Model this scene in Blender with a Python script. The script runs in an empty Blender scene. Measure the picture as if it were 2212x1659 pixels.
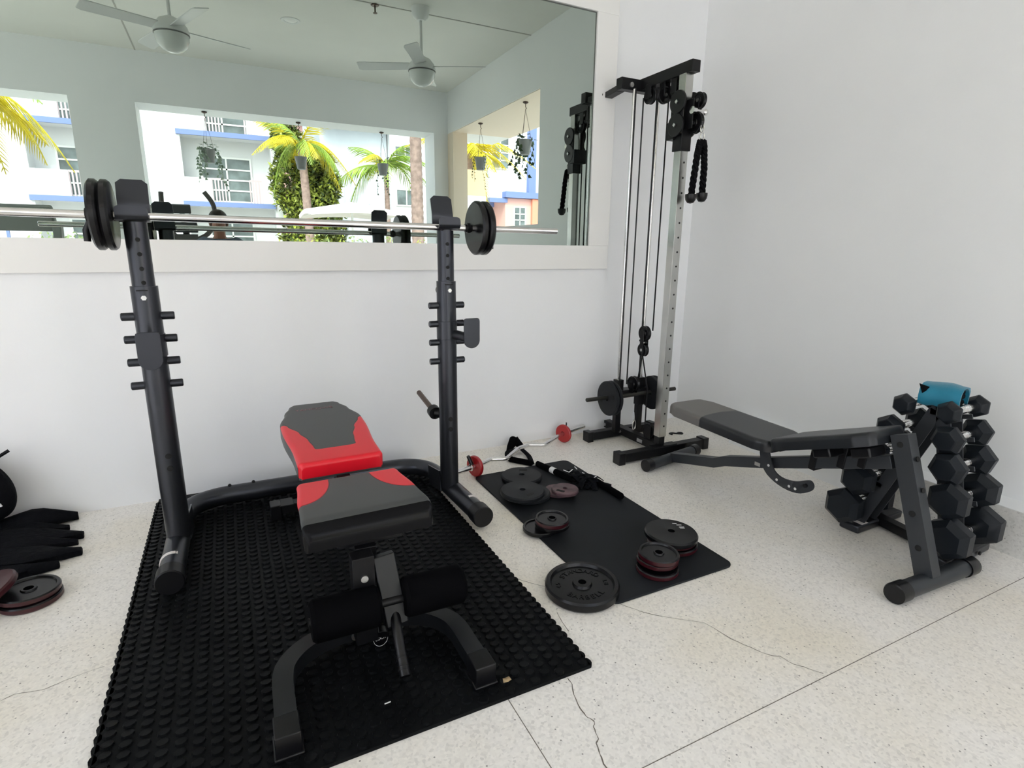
import bpy, math, random
from mathutils import Vector, Matrix, Euler
random.seed(7)
PI = math.pi
S = bpy.context.scene
COL = S.collection
# ---------------- camera ----------------
F_PX = 1210.055
RX = Vector((0.89427001, -0.44742065, 0.00979287))
RD = Vector((-0.09597674, -0.2131121, -0.97230227))
RF = Vector((0.4371151, 0.86856087, -0.23352174))
cam_d = bpy.data.cameras.new('camera'); cam = bpy.data.objects.new('camera', cam_d); COL.objects.link(cam)
cam_d.sensor_fit = 'HORIZONTAL'; cam_d.sensor_width = 36.0; cam_d.lens = F_PX/2212*36.0
cam_d.clip_start = 0.02; cam_d.clip_end = 300
m = Matrix.Identity(4)
for i in range(3):
    m[i][0] = RX[i]; m[i][1] = -RD[i]; m[i][2] = -RF[i]
m[0][3], m[1][3], m[2][3] = 0, 0, 1.18
cam.matrix_world = m
S.camera = cam
# ---------------- view, world, sun ----------------
vs = S.view_settings
S.display_settings.display_device = 'sRGB'
vs.view_transform = 'Standard'; vs.look = 'None'; vs.gamma = 1.0; vs.use_curve_mapping = False
vs.exposure = 0.60
S.cycles.use_denoising = True
S.cycles.max_bounces = 16; S.cycles.diffuse_bounces = 10; S.cycles.glossy_bounces = 6
S.cycles.caustics_reflective = True; S.cycles.caustics_refractive = False
S.cycles.sample_clamp_indirect = 6.0
W_ = bpy.data.worlds.new('sky'); S.world = W_; W_.use_nodes = True
wn = W_.node_tree; bg = wn.nodes['Background']
sky = wn.nodes.new('ShaderNodeTexSky'); sky.sky_type = 'NISHITA'; sky.sun_disc = False
sky.sun_elevation = math.radians(48); sky.sun_rotation = math.radians(-30); sky.air_density = 1.0; sky.dust_density = 3.5; sky.ozone_density = 1.0
hs = wn.nodes.new('ShaderNodeHueSaturation'); hs.inputs['Saturation'].default_value = 0.35
wn.links.new(sky.outputs[0], hs.inputs['Color']); wn.links.new(hs.outputs[0], bg.inputs[0]); bg.inputs[1].default_value = 0.6
sd = bpy.data.lights.new('sun', 'SUN'); sd.energy = 1.4; sd.angle = math.radians(1.5); sd.color = (1.0, .985, .96)
so = bpy.data.objects.new('sun', sd); COL.objects.link(so)
so.rotation_euler = Vector((0.35, -0.75, -0.95)).to_track_quat('-Z', 'Y').to_euler()

# ---------------- materials ----------------
MATS = {}
def mat(name, col, rough=.5, metal=0, spec=None, coat=0, bump=None, var=None, trans=0, sheen=0, emit=None):
    if name in MATS: return MATS[name]
    M = bpy.data.materials.new(name); M.use_nodes = True; nt = M.node_tree; b = nt.nodes['Principled BSDF']
    b.inputs['Base Color'].default_value = (*col, 1); b.inputs['Roughness'].default_value = rough; b.inputs['Metallic'].default_value = metal
    if spec is not None: b.inputs['Specular IOR Level'].default_value = spec
    if coat: b.inputs['Coat Weight'].default_value = coat; b.inputs['Coat Roughness'].default_value = .15
    if trans: b.inputs['Transmission Weight'].default_value = trans
    if sheen: b.inputs['Sheen Weight'].default_value = sheen
    tc = nt.nodes.new('ShaderNodeTexCoord')
    if bump:
        sc, st, di = bump
        n = nt.nodes.new('ShaderNodeTexNoise'); n.inputs['Scale'].default_value = sc; n.inputs['Detail'].default_value = 4
        bp = nt.nodes.new('ShaderNodeBump'); bp.inputs['Strength'].default_value = st; bp.inputs['Distance'].default_value = di
        nt.links.new(tc.outputs['Object'], n.inputs['Vector']); nt.links.new(n.outputs['Fac'], bp.inputs['Height']); nt.links.new(bp.outputs[0], b.inputs['Normal'])
    if var:
        sc, amt = var
        n = nt.nodes.new('ShaderNodeTexNoise'); n.inputs['Scale'].default_value = sc; n.inputs['Detail'].default_value = 5
        rp = nt.nodes.new('ShaderNodeValToRGB')
        rp.color_ramp.elements[0].position = .35; rp.color_ramp.elements[1].position = .65
        rp.color_ramp.elements[0].color = (*[max(0, c*(1-amt)) for c in col], 1); rp.color_ramp.elements[1].color = (*[min(1, c*(1+amt)) for c in col], 1)
        nt.links.new(tc.outputs['Object'], n.inputs['Vector']); nt.links.new(n.outputs['Fac'], rp.inputs[0]); nt.links.new(rp.outputs[0], b.inputs['Base Color'])
    MATS[name] = M
    return M
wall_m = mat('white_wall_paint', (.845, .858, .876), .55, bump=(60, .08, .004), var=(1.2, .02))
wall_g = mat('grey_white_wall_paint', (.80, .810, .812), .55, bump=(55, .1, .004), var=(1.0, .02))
ceil_m = mat('ceiling_paint', (.76, .755, .71), .7, bump=(80, .1, .003), var=(1.5, .02))
trimw = mat('mirror_frame_paint', (.83, .828, .815), .4, bump=(90, .04, .002))
mirr = mat('mirror_glass', (.43, .49, .45), 0.0, 1.0)
blackm = mat('black_powder_coat', (.005, .005, .006), .38, spec=0.28, bump=(500, .05, .0005))
graph = mat('graphite_powder_coat', (.050, .053, .062), .30, .8, bump=(400, .05, .0005))
grey2 = mat('grey_powder_coat', (.040, .044, .050), .42, .4, bump=(400, .05, .0005))
chrome = mat('chrome', (.78, .77, .76), .16, 1.0, var=(9, .06))
steel = mat('zinc_steel', (.62, .62, .61), .3, 1.0)
iron = mat('black_cast_iron', (.004, .004, .005), .27, 0, spec=0.32, bump=(180, .12, .001))
ironm = mat('matte_grey_iron', (.012, .0135, .016), .55, .1, spec=0.25, bump=(160, .15, .001))
redp = mat('red_painted_iron', (.36, .008, .012), .3, coat=.3)
redd = mat('dark_red_painted_iron', (.035, .003, .006), .32)
redworn = mat('worn_maroon_iron', (.085, .045, .052), .5, var=(14, .5))
rub = mat('black_rubber', (.0050, .0056, .0062), .46, spec=0.07, bump=(300, .2, .001), var=(6, .25))
rubd = mat('dumbbell_rubber', (.009, .0115, .015), .36, spec=0.22, bump=(350, .15, .0008))
padm = mat('yoga_foam', (.0085, .010, .0125), .62, spec=0.22, bump=(700, .2, .0006), var=(3, .25))
foam = mat('black_foam', (.002, .002, .0025), .85, spec=0.04, bump=(500, .2, .001))
fabric = mat('black_fabric', (.003, .0035, .005), .8, spec=0.1, bump=(45, .7, .012))
plast = mat('black_plastic', (.004, .004, .005), .3, spec=0.35)
vinb = mat('shaded_black_vinyl', (.003, .003, .004), .24, spec=.14, bump=(250, .15, .0008))
vinc = mat('charcoal_vinyl', (.013, .015, .018), .34, spec=0.35, bump=(250, .15, .0008))
ving = mat('grey_vinyl', (.15, .145, .14), .42, bump=(250, .15, .0008), var=(9, .1))
teal = mat('teal_fabric', (.0, .17, .27), .6, sheen=.2, bump=(60, .3, .004))
white = mat('white_print', (.75, .75, .75), .5)
whitep = mat('white_plastic', (.72, .73, .72), .35)
sticker = mat('white_sticker', (.75, .70, .68), .35)
redt = mat('red_print', (.20, .10, .11), .5)
rope_m = mat('black_rope', (.003, .003, .004), .7, spec=0.1, bump=(200, .5, .002))
dark_hole = mat('dark_hole', (.003, .003, .003), .8)
brz = mat('dark_bronze', (.09, .06, .05), .35, .8)
leafd = mat('ivy_leaf', (.045, .085, .030), .45, var=(20, .4))
leafy = mat('yellow_palm_leaf', (.62, .52, .03), .45, var=(3, .35))
leafg = mat('green_palm_leaf', (.26, .38, .06), .45, var=(3, .35))
bushm = mat('shrub_leaf', (.26, .30, .05), .5, var=(2.2, .9))
bushd = mat('dark_shrub_leaf', (.07, .10, .03), .5, var=(2.5, .7))
bark = mat('palm_bark', (.30, .21, .185), .8, var=(8, .25))
potm = mat('grey_pot', (.30, .31, .31), .5)
bwhite = mat('white_stucco', (.66, .665, .68), .7)
bgrey = mat('pale_grey_stucco', (.55, .60, .66), .7, var=(.6, .05))
bblue = mat('blue_trim_paint', (.16, .22, .45), .6)
bpink = mat('pink_stucco', (.70, .42, .38), .7)
borange = mat('coral_stucco', (.80, .30, .20), .7)
bcream = mat('cream_stucco', (.78, .66, .50), .7)
wglass = mat('window_glass', (.13, .16, .165), .3, var=(1.5, .4))
cream = mat('cream_reveal_paint', (.80, .68, .55), .6)
pave = mat('courtyard_paving', (.60, .59, .56), .8, var=(3, .1))
canv = mat('white_canvas', (.78, .75, .72), .8)

def terrazzo(name, base, stain=.5):
    M = bpy.data.materials.new(name); M.use_nodes = True; nt = M.node_tree; L = nt.links; b = nt.nodes['Principled BSDF']
    b.inputs['Roughness'].default_value = .42
    tc = nt.nodes.new('ShaderNodeTexCoord')
    def N(t, **k):
        n = nt.nodes.new(t)
        for a, v in k.items(): n.inputs[a].default_value = v
        return n
    def ramp(fac, pts):
        r = nt.nodes.new('ShaderNodeValToRGB'); e = r.color_ramp.elements
        e[0].position, e[0].color = pts[0][0], (*pts[0][1], 1); e[1].position, e[1].color = pts[-1][0], (*pts[-1][1], 1)
        for p, c in pts[1:-1]:
            q = e.new(p); q.color = (*c, 1)
        L.new(fac, r.inputs[0]); return r.outputs[0]
    def mix(f, a, c, mode='MIX'):
        x = nt.nodes.new('ShaderNodeMix'); x.data_type = 'RGBA'; x.blend_type = mode
        if isinstance(f, float): x.inputs[0].default_value = f
        else: L.new(f, x.inputs[0])
        for s, v in ((x.inputs[6], a), (x.inputs[7], c)):
            if isinstance(v, tuple): s.default_value = (*v, 1)
            else: L.new(v, s)
        return x.outputs[2]
    v = N('ShaderNodeTexVoronoi', Scale=150.0); L.new(tc.outputs['Object'], v.inputs['Vector'])
    c1 = ramp(v.outputs['Color'], [(0, tuple(x*.78 for x in base)), (.35, tuple(x*.97 for x in base)), (1, tuple(min(1, x*1.07) for x in base))])
    v2 = N('ShaderNodeTexVoronoi', Scale=55.0, Randomness=1.0); L.new(tc.outputs['Object'], v2.inputs['Vector'])
    spk = ramp(v2.outputs['Distance'], [(0, (1, 1, 1)), (.10, (1, 1, 1)), (.16, (0, 0, 0))])
    sel = ramp(v2.outputs['Color'], [(0, (0, 0, 0)), (.58, (0, 0, 0)), (.60, (1, 1, 1))])
    mlt = mix(1.0, spk, sel, 'MULTIPLY')
    c2 = mix(mlt, c1, (.26, .25, .24))
    ns = N('ShaderNodeTexNoise', Scale=1.5, Detail=5.0); L.new(tc.outputs['Object'], ns.inputs['Vector'])
    st = ramp(ns.outputs['Fac'], [(.43, (0, 0, 0)), (.68, (stain, stain, stain))])
    c3 = mix(st, c2, mix(1.0, c2, (.90, .84, .68), 'MULTIPLY'))
    L.new(c3, b.inputs['Base Color'])
    MATS[name] = M
    return M
terr = terrazzo('terrazzo', (.815, .79, .75))
terrg = terrazzo('grey_terrazzo', (.66, .65, .62), .2)
crackm = mat('floor_crack_dark', (.16, .14, .12), .9)

# ---------------- mesh helpers ----------------
class MB:
    def __init__(s): s.v = []; s.f = []; s.mi = []; s.cur = 0
    def add(s, vs_, fs, M=None):
        o = len(s.v)
        for p in vs_:
            p = Vector(p)
            s.v.append(M @ p if M else p)
        for f in fs: s.f.append([i+o for i in f]); s.mi.append(s.cur)
        return s
    def box(s, c, d, rot=None, M=None):
        x, y, z = d[0]/2, d[1]/2, d[2]/2
        vs_ = [(a*x, b*y, e*z) for a in (-1, 1) for b in (-1, 1) for e in (-1, 1)]
        T = Matrix.Translation(Vector(c))
        if rot is not None: T = T @ (Euler(rot).to_matrix().to_4x4())
        if M: T = M @ T
        return s.add(vs_, [(0, 1, 3, 2), (4, 6, 7, 5), (0, 4, 5, 1), (2, 3, 7, 6), (0, 2, 6, 4), (1, 5, 7, 3)], T)
    def b2(s, a, b):
        return s.box([(a[i]+b[i])/2 for i in range(3)], [abs(b[i]-a[i]) for i in range(3)])
    def bar(s, p0, p1, w, h, up=(0, 0, 1)):
        p0, p1 = Vector(p0), Vector(p1); d = p1-p0; L = d.length; z = d.normalized(); u = Vector(up)
        if abs(z.dot(u)) > .98: u = Vector((0, 1, 0))
        x = u.cross(z).normalized(); y = z.cross(x)
        T = Matrix(((x[0], y[0], z[0], 0), (x[1], y[1], z[1], 0), (x[2], y[2], z[2], 0), (0, 0, 0, 1)))
        return s.box((0, 0, 0), (w, h, L), M=Matrix.Translation((p0+p1)/2) @ T)
    def path(s, pts, r, seg=16, caps=True, rect=None, up=(0, 0, 1)):
        pts = [Vector(p) for p in pts]; n = len(pts); rs = r if isinstance(r, (list, tuple)) else [r]*n
        rings = []; x = None
        for i, p in enumerate(pts):
            t = (pts[min(i+1, n-1)]-pts[max(i-1, 0)]).normalized()
            if rect:
                x = Vector(up).cross(t)
                x = x.normalized() if x.length > 1e-4 else Vector((1, 0, 0)); y = t.cross(x)
                w, h = rect
                k = 1.0
                ring = [p+x*(a*w/2)*k+y*(b*h/2) for a, b in ((-1, -1), (1, -1), (1, 1), (-1, 1))]
            else:
                if x is None:
                    u = Vector((0, 0, 1)) if abs(t.z) < .9 else Vector((1, 0, 0)); x = u.cross(t).normalized()
                else: x = (x-t*x.dot(t)).normalized()
                y = t.cross(x)
                ring = [p+(x*math.cos(2*PI*k/seg)+y*math.sin(2*PI*k/seg))*rs[i] for k in range(seg)]
            rings.append(ring)
        m_ = len(rings[0]); vs_ = [q for rg in rings for q in rg]; fs = []
        for i in range(n-1):
            for k in range(m_):
                a = i*m_+k; b = i*m_+(k+1) % m_; fs.append((a, b, b+m_, a+m_))
        if caps: fs.append(tuple(range(m_))[::-1]); fs.append(tuple(range((n-1)*m_, n*m_)))
        return s.add(vs_, fs)
    def cyl(s, p0, p1, r, seg=24, r2=None): return s.path([p0, p1], [r, r if r2 is None else r2], seg)
    def lathe(s, prof, seg=40, M=None, closed=False):
        n = len(prof); vs_ = [(r*math.cos(2*PI*k/seg), r*math.sin(2*PI*k/seg), z) for r, z in prof for k in range(seg)]; fs = []
        for i in range(n if closed else n-1):
            j = (i+1) % n
            for k in range(seg):
                a = i*seg+k; b = i*seg+(k+1) % seg; c = j*seg+(k+1) % seg; d = j*seg+k; fs.append((a, b, c, d))
        if not closed:
            if prof[0][0] > 1e-6: fs.append(tuple(range(seg))[::-1])
            if prof[-1][0] > 1e-6: fs.append(tuple(range((n-1)*seg, n*seg)))
        return s.add(vs_, fs, M)
    def prism(s, poly, d, M=None):
        n = len(poly); vs_ = [(x, y, -d/2) for x, y in poly]+[(x, y, d/2) for x, y in poly]
        fs = [tuple(range(n))[::-1], tuple(range(n, 2*n))]+[(i, (i+1) % n, n+(i+1) % n, n+i) for i in range(n)]
        return s.add(vs_, fs, M)
    def ball(s, c, r, seg=20, rg=12, M=None):
        r = (r, r, r) if not isinstance(r, (list, tuple)) else r
        prof = [(math.sin(PI*i/rg), -math.cos(PI*i/rg)) for i in range(rg+1)]
        T = Matrix.Translation(Vector(c)) @ Matrix.Diagonal((*r, 1))
        return s.lathe([(max(p[0], 1e-7), p[1]) for p in prof], seg, (M @ T) if M else T)
    def shift(s, d):
        d = Vector(d); s.v = [p+d for p in s.v]; return s
    def mesh(s, name, mats, smooth=35):
        me = bpy.data.meshes.new(name); me.from_pydata([tuple(p) for p in s.v], [], s.f); me.update()
        for m_ in mats: me.materials.append(m_)
        if len(mats) > 1 and len(me.polygons) == len(s.mi):
            me.polygons.foreach_set('material_index', s.mi)
        import bmesh
        bm = bmesh.new(); bm.from_mesh(me); bmesh.ops.recalc_face_normals(bm, faces=bm.faces); bm.to_mesh(me); bm.free()
        if smooth:
            me.shade_smooth(); me.set_sharp_from_angle(angle=math.radians(smooth))
        return me
def mkobj(name, mb, mats, parent=None, bevel=0, smooth=35, label=None):
    if not isinstance(mats, (list, tuple)): mats = [mats]
    if parent is not None and mb.__dict__.get('world', False): pass
    o = bpy.data.objects.new(name, mb.mesh(name, mats, smooth)); COL.objects.link(o)
    if parent is not None: o.parent = parent
    if bevel:
        bv = o.modifiers.new('bevel', 'BEVEL'); bv.width = bevel; bv.segments = 2; bv.limit_method = 'ANGLE'; bv.angle_limit = math.radians(50)
    if label: o['label'] = label
    return o
def tag(o, label, cat, group=None, kind=None):
    o['label'] = label; o['category'] = cat
    if group: o['group'] = group
    if kind: o['kind'] = kind
    return o
def thing(name, label, cat, loc=(0, 0, 0), rot=(0, 0, 0), group=None, kind=None):
    o = bpy.data.objects.new(name, None); COL.objects.link(o); o.location = loc; o.rotation_euler = rot; o.empty_display_size = .05
    return tag(o, label, cat, group, kind)
def wpart(t, name, mb, mats, **k):      # mesh written in room coordinates, put under an unrotated thing
    mb.shift(-Vector(t.location)); return mkobj(name, mb, mats, t, **k)
def sub(p, t, name, mb, mats, **k):     # sub-part in room coordinates
    mb.shift(-Vector(t.location)); return mkobj(name, mb, mats, p, **k)
def dup(root, loc, rot=None, label=None, group=None):
    r = root.copy(); COL.objects.link(r); r.location = loc
    if rot is not None: r.rotation_euler = rot
    if label: r['label'] = label
    if group: r['group'] = group
    for ch in list(root.children):
        c = ch.copy(); COL.objects.link(c); c.parent = r
        for g in list(ch.children):
            d = g.copy(); COL.objects.link(d); d.parent = c
    return r
def struct(name, mb, mats, **k):
    o = mkobj(name, mb, mats, **k); o['kind'] = 'structure'; return o
def text(name, body, size, M, m_, parent, depth=.0006, align='CENTER', world_t=None):
    cu = bpy.data.curves.new(name, 'FONT'); cu.body = body; cu.size = size; cu.extrude = depth; cu.align_x = align; cu.align_y = 'CENTER'; cu.materials.append(m_)
    tmp = bpy.data.objects.new(name, cu); me = bpy.data.meshes.new_from_object(tmp); bpy.data.objects.remove(tmp)
    o = bpy.data.objects.new(name, me); COL.objects.link(o); o.parent = parent
    if world_t is not None: M = Matrix.Translation(-Vector(world_t.location)) @ M
    o.matrix_local = M
    return o
def RM(rot, loc=(0, 0, 0)): return Matrix.Translation(Vector(loc)) @ Euler(rot).to_matrix().to_4x4()
def arc(c, r, a0, a1, n, z=0): return [(c[0]+r*math.cos(a0+(a1-a0)*i/n), c[1]+r*math.sin(a0+(a1-a0)*i/n), z) for i in range(n+1)]
def rrect(x0, y0, x1, y1, r, n=6):
    P = []
    for cx_, cy_, a in ((x1-r, y1-r, 0), (x0+r, y1-r, PI/2), (x0+r, y0+r, PI), (x1-r, y0+r, 1.5*PI)):
        P += [(cx_+r*math.cos(a+PI/2*i/n), cy_+r*math.sin(a+PI/2*i/n)) for i in range(n+1)]
    return P
# ---------------- room shell ----------------
WY = 2.968; RXW = 2.832; FY = -1.73; CZ = 3.18; LX = -3.2
fl = MB(); fl.add([(LX-.3, FY-.42, 0), (RXW+.3, FY-.42, 0), (RXW+.3, WY+.3, 0), (LX-.3, WY+.3, 0), (LX-.3, FY-.42, -.2), (RXW+.3, FY-.42, -.2), (RXW+.3, WY+.3, -.2), (LX-.3, WY+.3, -.2)],
    [(0, 1, 2, 3), (4, 7, 6, 5), (0, 4, 5, 1), (1, 5, 6, 2), (2, 6, 7, 3), (3, 7, 4, 0)])
fl.cur = 1
def ribbon(mb, pts, w, z=.0006, jit=0):
    P = []
    for i in range(len(pts)-1):
        a, b = Vector((*pts[i], z)), Vector((*pts[i+1], z)); n = 3 if jit else 1
        for k in range(n):
            q = a.lerp(b, k/n)
            if jit and (i or k): q += Vector((random.uniform(-jit, jit), random.uniform(-jit, jit), 0))
            P.append(q)
    P.append(Vector((*pts[-1], z)))
    vs_ = []
    for i, p in enumerate(P):
        t = (P[min(i+1, len(P)-1)]-P[max(i-1, 0)]).normalized(); nn = Vector((-t.y, t.x, 0)); ww = w*(random.uniform(.4, 1.3) if jit else 1)/2
        vs_ += [p+nn*ww, p-nn*ww]
    mb.add(vs_, [(2*i, 2*i+1, 2*i+3, 2*i+2) for i in range(len(P)-1)])
ribbon(fl, [(.755, 1.131), (.754, 1.106), (.739, 1.072), (.727, 1.025), (.726, .999), (.736, .978), (.735, .968), (.725, .960), (.718, .933), (.712, .921), (.702, .915), (.693, .886), (.687, .861), (.691, .6), (.70, .4)], .0028, jit=.0015)
ribbon(fl, [(1.100, 1.343), (1.144, 1.274), (1.184, 1.228), (1.286, 1.144), (1.306, 1.047), (1.328, .992), (1.351, .943), (1.376, .926), (1.383, .884), (1.401, .867), (1.428, .823)], .0020, jit=.0015)
ribbon(fl, [(.845, 1.64), (.875, 1.595), (.900, 1.563), (.95, 1.52)], .0020, jit=.001)
ribbon(fl, [(.882, 1.401), (.875, 1.37), (.870, 1.345), (.865, 1.30)], .0022, jit=.001)
ribbon(fl, [(-.70, 1.71), (-.646, 1.721), (-.621, 1.735), (-.554, 1.720), (-.511, 1.737), (-.471, 1.747), (-.423, 1.754)], .0015, jit=.001)
ribbon(fl, [(2.30, 2.28), (2.46, 2.42), (2.62, 2.30)], .0016, jit=.002)
struct('floor', fl, [terr, crackm], smooth=0)
j1 = MB(); j1.b2((.5685, FY, 0), (.5705, WY, .0005)); struct('trim_1', j1, crackm, smooth=0)
j2 = MB(); j2.b2((LX, .8115, 0), (RXW-.12, .8135, .0005)); struct('trim_2', j2, crackm, smooth=0)
wb = MB(); wb.b2((LX-.3, WY, 0), (RXW+.3, WY+.25, CZ)); wb.b2((LX-.3, WY-.012, 0), (2.132, WY, CZ)); struct('wall_back', wb, wall_m, smooth=0)
# projecting plaster face under the mirror frame
wr = MB()
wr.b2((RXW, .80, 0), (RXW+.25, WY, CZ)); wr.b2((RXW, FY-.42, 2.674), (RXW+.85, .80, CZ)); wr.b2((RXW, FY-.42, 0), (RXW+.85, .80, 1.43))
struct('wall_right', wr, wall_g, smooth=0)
wf = MB()
wf.b2((LX, FY-.4, 2.67), (RXW, FY, CZ)); wf.b2((-1.28, FY-.4, 0), (-.70, FY, 2.67)); wf.b2((2.64, FY-.4, 0), (RXW, FY, 2.67))
wf.b2((LX, FY-.4, 0), (LX+.35, FY, 2.67))
struct('wall_far', wf, wall_m, smooth=0)
pr = MB(); pr.b2((RXW, FY-.42, 1.43), (RXW+.2, -1.53, 2.674)); struct('trim_3', pr, cream, smooth=0)
sf = MB(); sf.b2((RXW+.01, -1.53, 2.668), (RXW+.84, .80, 2.676)); struct('trim_4', sf, cream, smooth=0)
wl = MB(); wl.b2((LX-.25, FY-.4, 2.85), (LX, WY, CZ)); wl.b2((LX-.25, 1.7, 0), (LX, WY, 2.85)); wl.b2((LX-.25, FY-.4, 0), (LX, -1.3, 2.85))
struct('wall_left', wl, wall_m, smooth=0)  # unseen wall; its wide opening is added to let more daylight in
ce = MB(); ce.b2((LX-.3, FY-.42, CZ), (RXW+.85, WY+.25, CZ+.2)); struct('ceiling', ce, ceil_m, smooth=0)
t5 = MB(); t5.b2((-.634, .59, CZ-.004), (RXW, .602, CZ)); struct('trim_5', t5, mat('ceiling_seam', (.45, .44, .41), .7), smooth=0)
t6 = MB(); t6.b2((-.640, FY, CZ-.004), (-.628, .60, CZ)); struct('trim_6', t6, MATS['ceiling_seam'], smooth=0)
# terrazzo kerb along the right wall with white painted top
kb = MB(); kb.prism([(2.712, 0), (2.832, 0), (2.832, .192), (2.712, .192)], 1, None)
kb = MB()
def wedge(mb, y0, y1, z0, z1, x0a, x0b):
    mb.add([(x0a, y0, z0), (RXW, y0, z0), (RXW, y1, z0), (x0b, y1, z0), (x0a, y0, z1), (RXW, y0, z1), (RXW, y1, z1), (x0b, y1, z1)],
           [(0, 3, 2, 1), (4, 5, 6, 7), (0, 1, 5, 4), (1, 2, 6, 5), (2, 3, 7, 6), (3, 0, 4, 7)])
wedge(kb, -1.73, 1.40, 0, .190, 2.710, 2.716); struct('baseboard_right', kb, terrg, smooth=0)
kc = MB(); wedge(kc, -1.73, 1.40, .190, .1925, 2.711, 2.717); wedge(kc, 1.40, 2.40, 0, .1925, 2.716, 2.755); struct('trim_7', kc, wall_g, smooth=0)
# ---------------- mirror with its frame ----------------
mt = thing('wall_mirror', 'large frameless wall mirror sheet in a wide white painted surround', 'mirror', (-1.3, WY-.001, 1.2))
g = MB(); g.b2((LX+.1, WY-.022, 1.207), (1.990, WY-.013, 2.474)); wpart(mt, 'mirror_glass', g, mirr, smooth=0)
fr = MB()
fr.b2((LX, WY-.036, 1.068), (2.135, WY-.001, 1.207)); fr.b2((1.990, WY-.036, 1.207), (2.135, WY-.001, 2.474)); fr.b2((LX, WY-.036, 2.474), (2.135, WY-.001, 2.62))
wpart(mt, 'frame', fr, trimw, bevel=.002, smooth=0)
gp = MB(); gp.b2((1.984, WY-.0232, 1.207), (1.990, WY-.0221, 2.474)); gp.b2((LX+.1, WY-.0232, 2.468), (1.984, WY-.0221, 2.474)); wpart(mt, 'edge_strip', gp, mat('mirror_edge', (.10, .11, .10), .4), smooth=0)
# ---------------- rubber stall mat with cleats ----------------
rm = MB(); X0, X1, Y0, Y1 = -.389, .838, 1.135, 2.945; TH = .010
rm.b2((X0, Y0, 0), (X1, Y1, TH))
px_, py_ = .0395, .0335; NX, NY = int((X1-X0)/px_), int((Y1-Y0)/py_)
rcl = .0158
def disc(mb, x, y, r, h):
    n = 10; b = [(x+r*math.cos(2*PI*k/n), y+r*math.sin(2*PI*k/n), TH-.0005) for k in range(n)]
    t = [(x+r*.86*math.cos(2*PI*k/n), y+r*.86*math.sin(2*PI*k/n)-.001, TH+h*(.80-.35*math.sin(2*PI*k/n))) for k in range(n)]
    mb.add(b+t, [(k, (k+1) % n, n+(k+1) % n, n+k) for k in range(n)]+[tuple(range(n, 2*n))])
for i in range(NX):
    for j in range(NY):
        x = X0+px_*(i+.6); y = Y0+py_*(j+.55+(.5 if i % 2 else 0))
        if y < Y1-.015 and x < X1-.012: disc(rm, x, y, rcl, .0058)
for j in range(NY+1):   # wavy long edges
    y = Y0+py_*(j+.5)
    if y < Y1-.02:
        for x in (X0, X1):
            rm.add([(x+.009*math.cos(2*PI*k/10), y+.015*math.sin(2*PI*k/10), z) for z in (0, TH) for k in range(10)], [(k, (k+1) % 10, 10+(k+1) % 10, 10+k) for k in range(10)]+[tuple(range(10, 20))])
rmo = mkobj('rubber_floor_mat', rm, rub, smooth=25)
tag(rmo, 'thick black rubber mat with rows of round cleats, under rack and red bench', 'mat')
# ---------------- exercise mat ----------------
ym = MB(); ang = 0
ym.prism(rrect(1.068, 1.343, 1.645, 2.566, .035), .008, RM((0, 0, 0), (0, 0, .0045)))
ymo = mkobj('exercise_mat', ym, padm, bevel=.002, smooth=30)
tag(ymo, 'smooth thin charcoal foam exercise mat with rounded corners, strewn with weight plates', 'mat')
# ---------------- squat rack ----------------
LPX, RPX, PY = -.262, .855, 2.35
rk = thing('squat_rack', 'graphite tubular squat rack with two uprights, a U-shaped base and bar holders on top', 'squat rack', (.3, 2.4, TH))
zt = .062
def fillet(pts, r, n=6):
    pts = [Vector(p) for p in pts]; out = [pts[0]]
    for i in range(1, len(pts)-1):
        a, b, c = pts[i-1], pts[i], pts[i+1]; d1 = (a-b).normalized(); d2 = (c-b).normalized()
        for k in range(n+1):
            t = k/n; p0 = b+d1*r; p2 = b+d2*r; out.append(p0*(1-t)**2+b*2*t*(1-t)+p2*t*t)
    out.append(pts[-1]); return out
base = MB(); base.path(fillet([(LPX-.012, 2.05, zt), (LPX, 2.735, zt), (RPX, 2.735, zt), (RPX+.03, 2.03, zt)], .20, 12), .042, 24)
wpart(rk, 'base_tube', base, graph)
for x, y in ((LPX-.012, 2.05), (RPX+.03, 2.03)):
    c = MB(); c.path([(x, y-.014, zt), (x, y-.01, zt), (x, y+.05, zt), (x, y+.055, zt)], [.043, .047, .047, .043], 28); wpart(rk, 'foot_cap', c, blackm)
    c = MB(); c.path([(x, y+.118, zt), (x, y+.136, zt)], .0428, 28); wpart(rk, 'label_band', c, sticker, label='white label band')
def holes(mb, x, zs, r, y):
    for z in zs: mb.cyl((x, y, z), (x, y-.006, z), r, 12)
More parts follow.
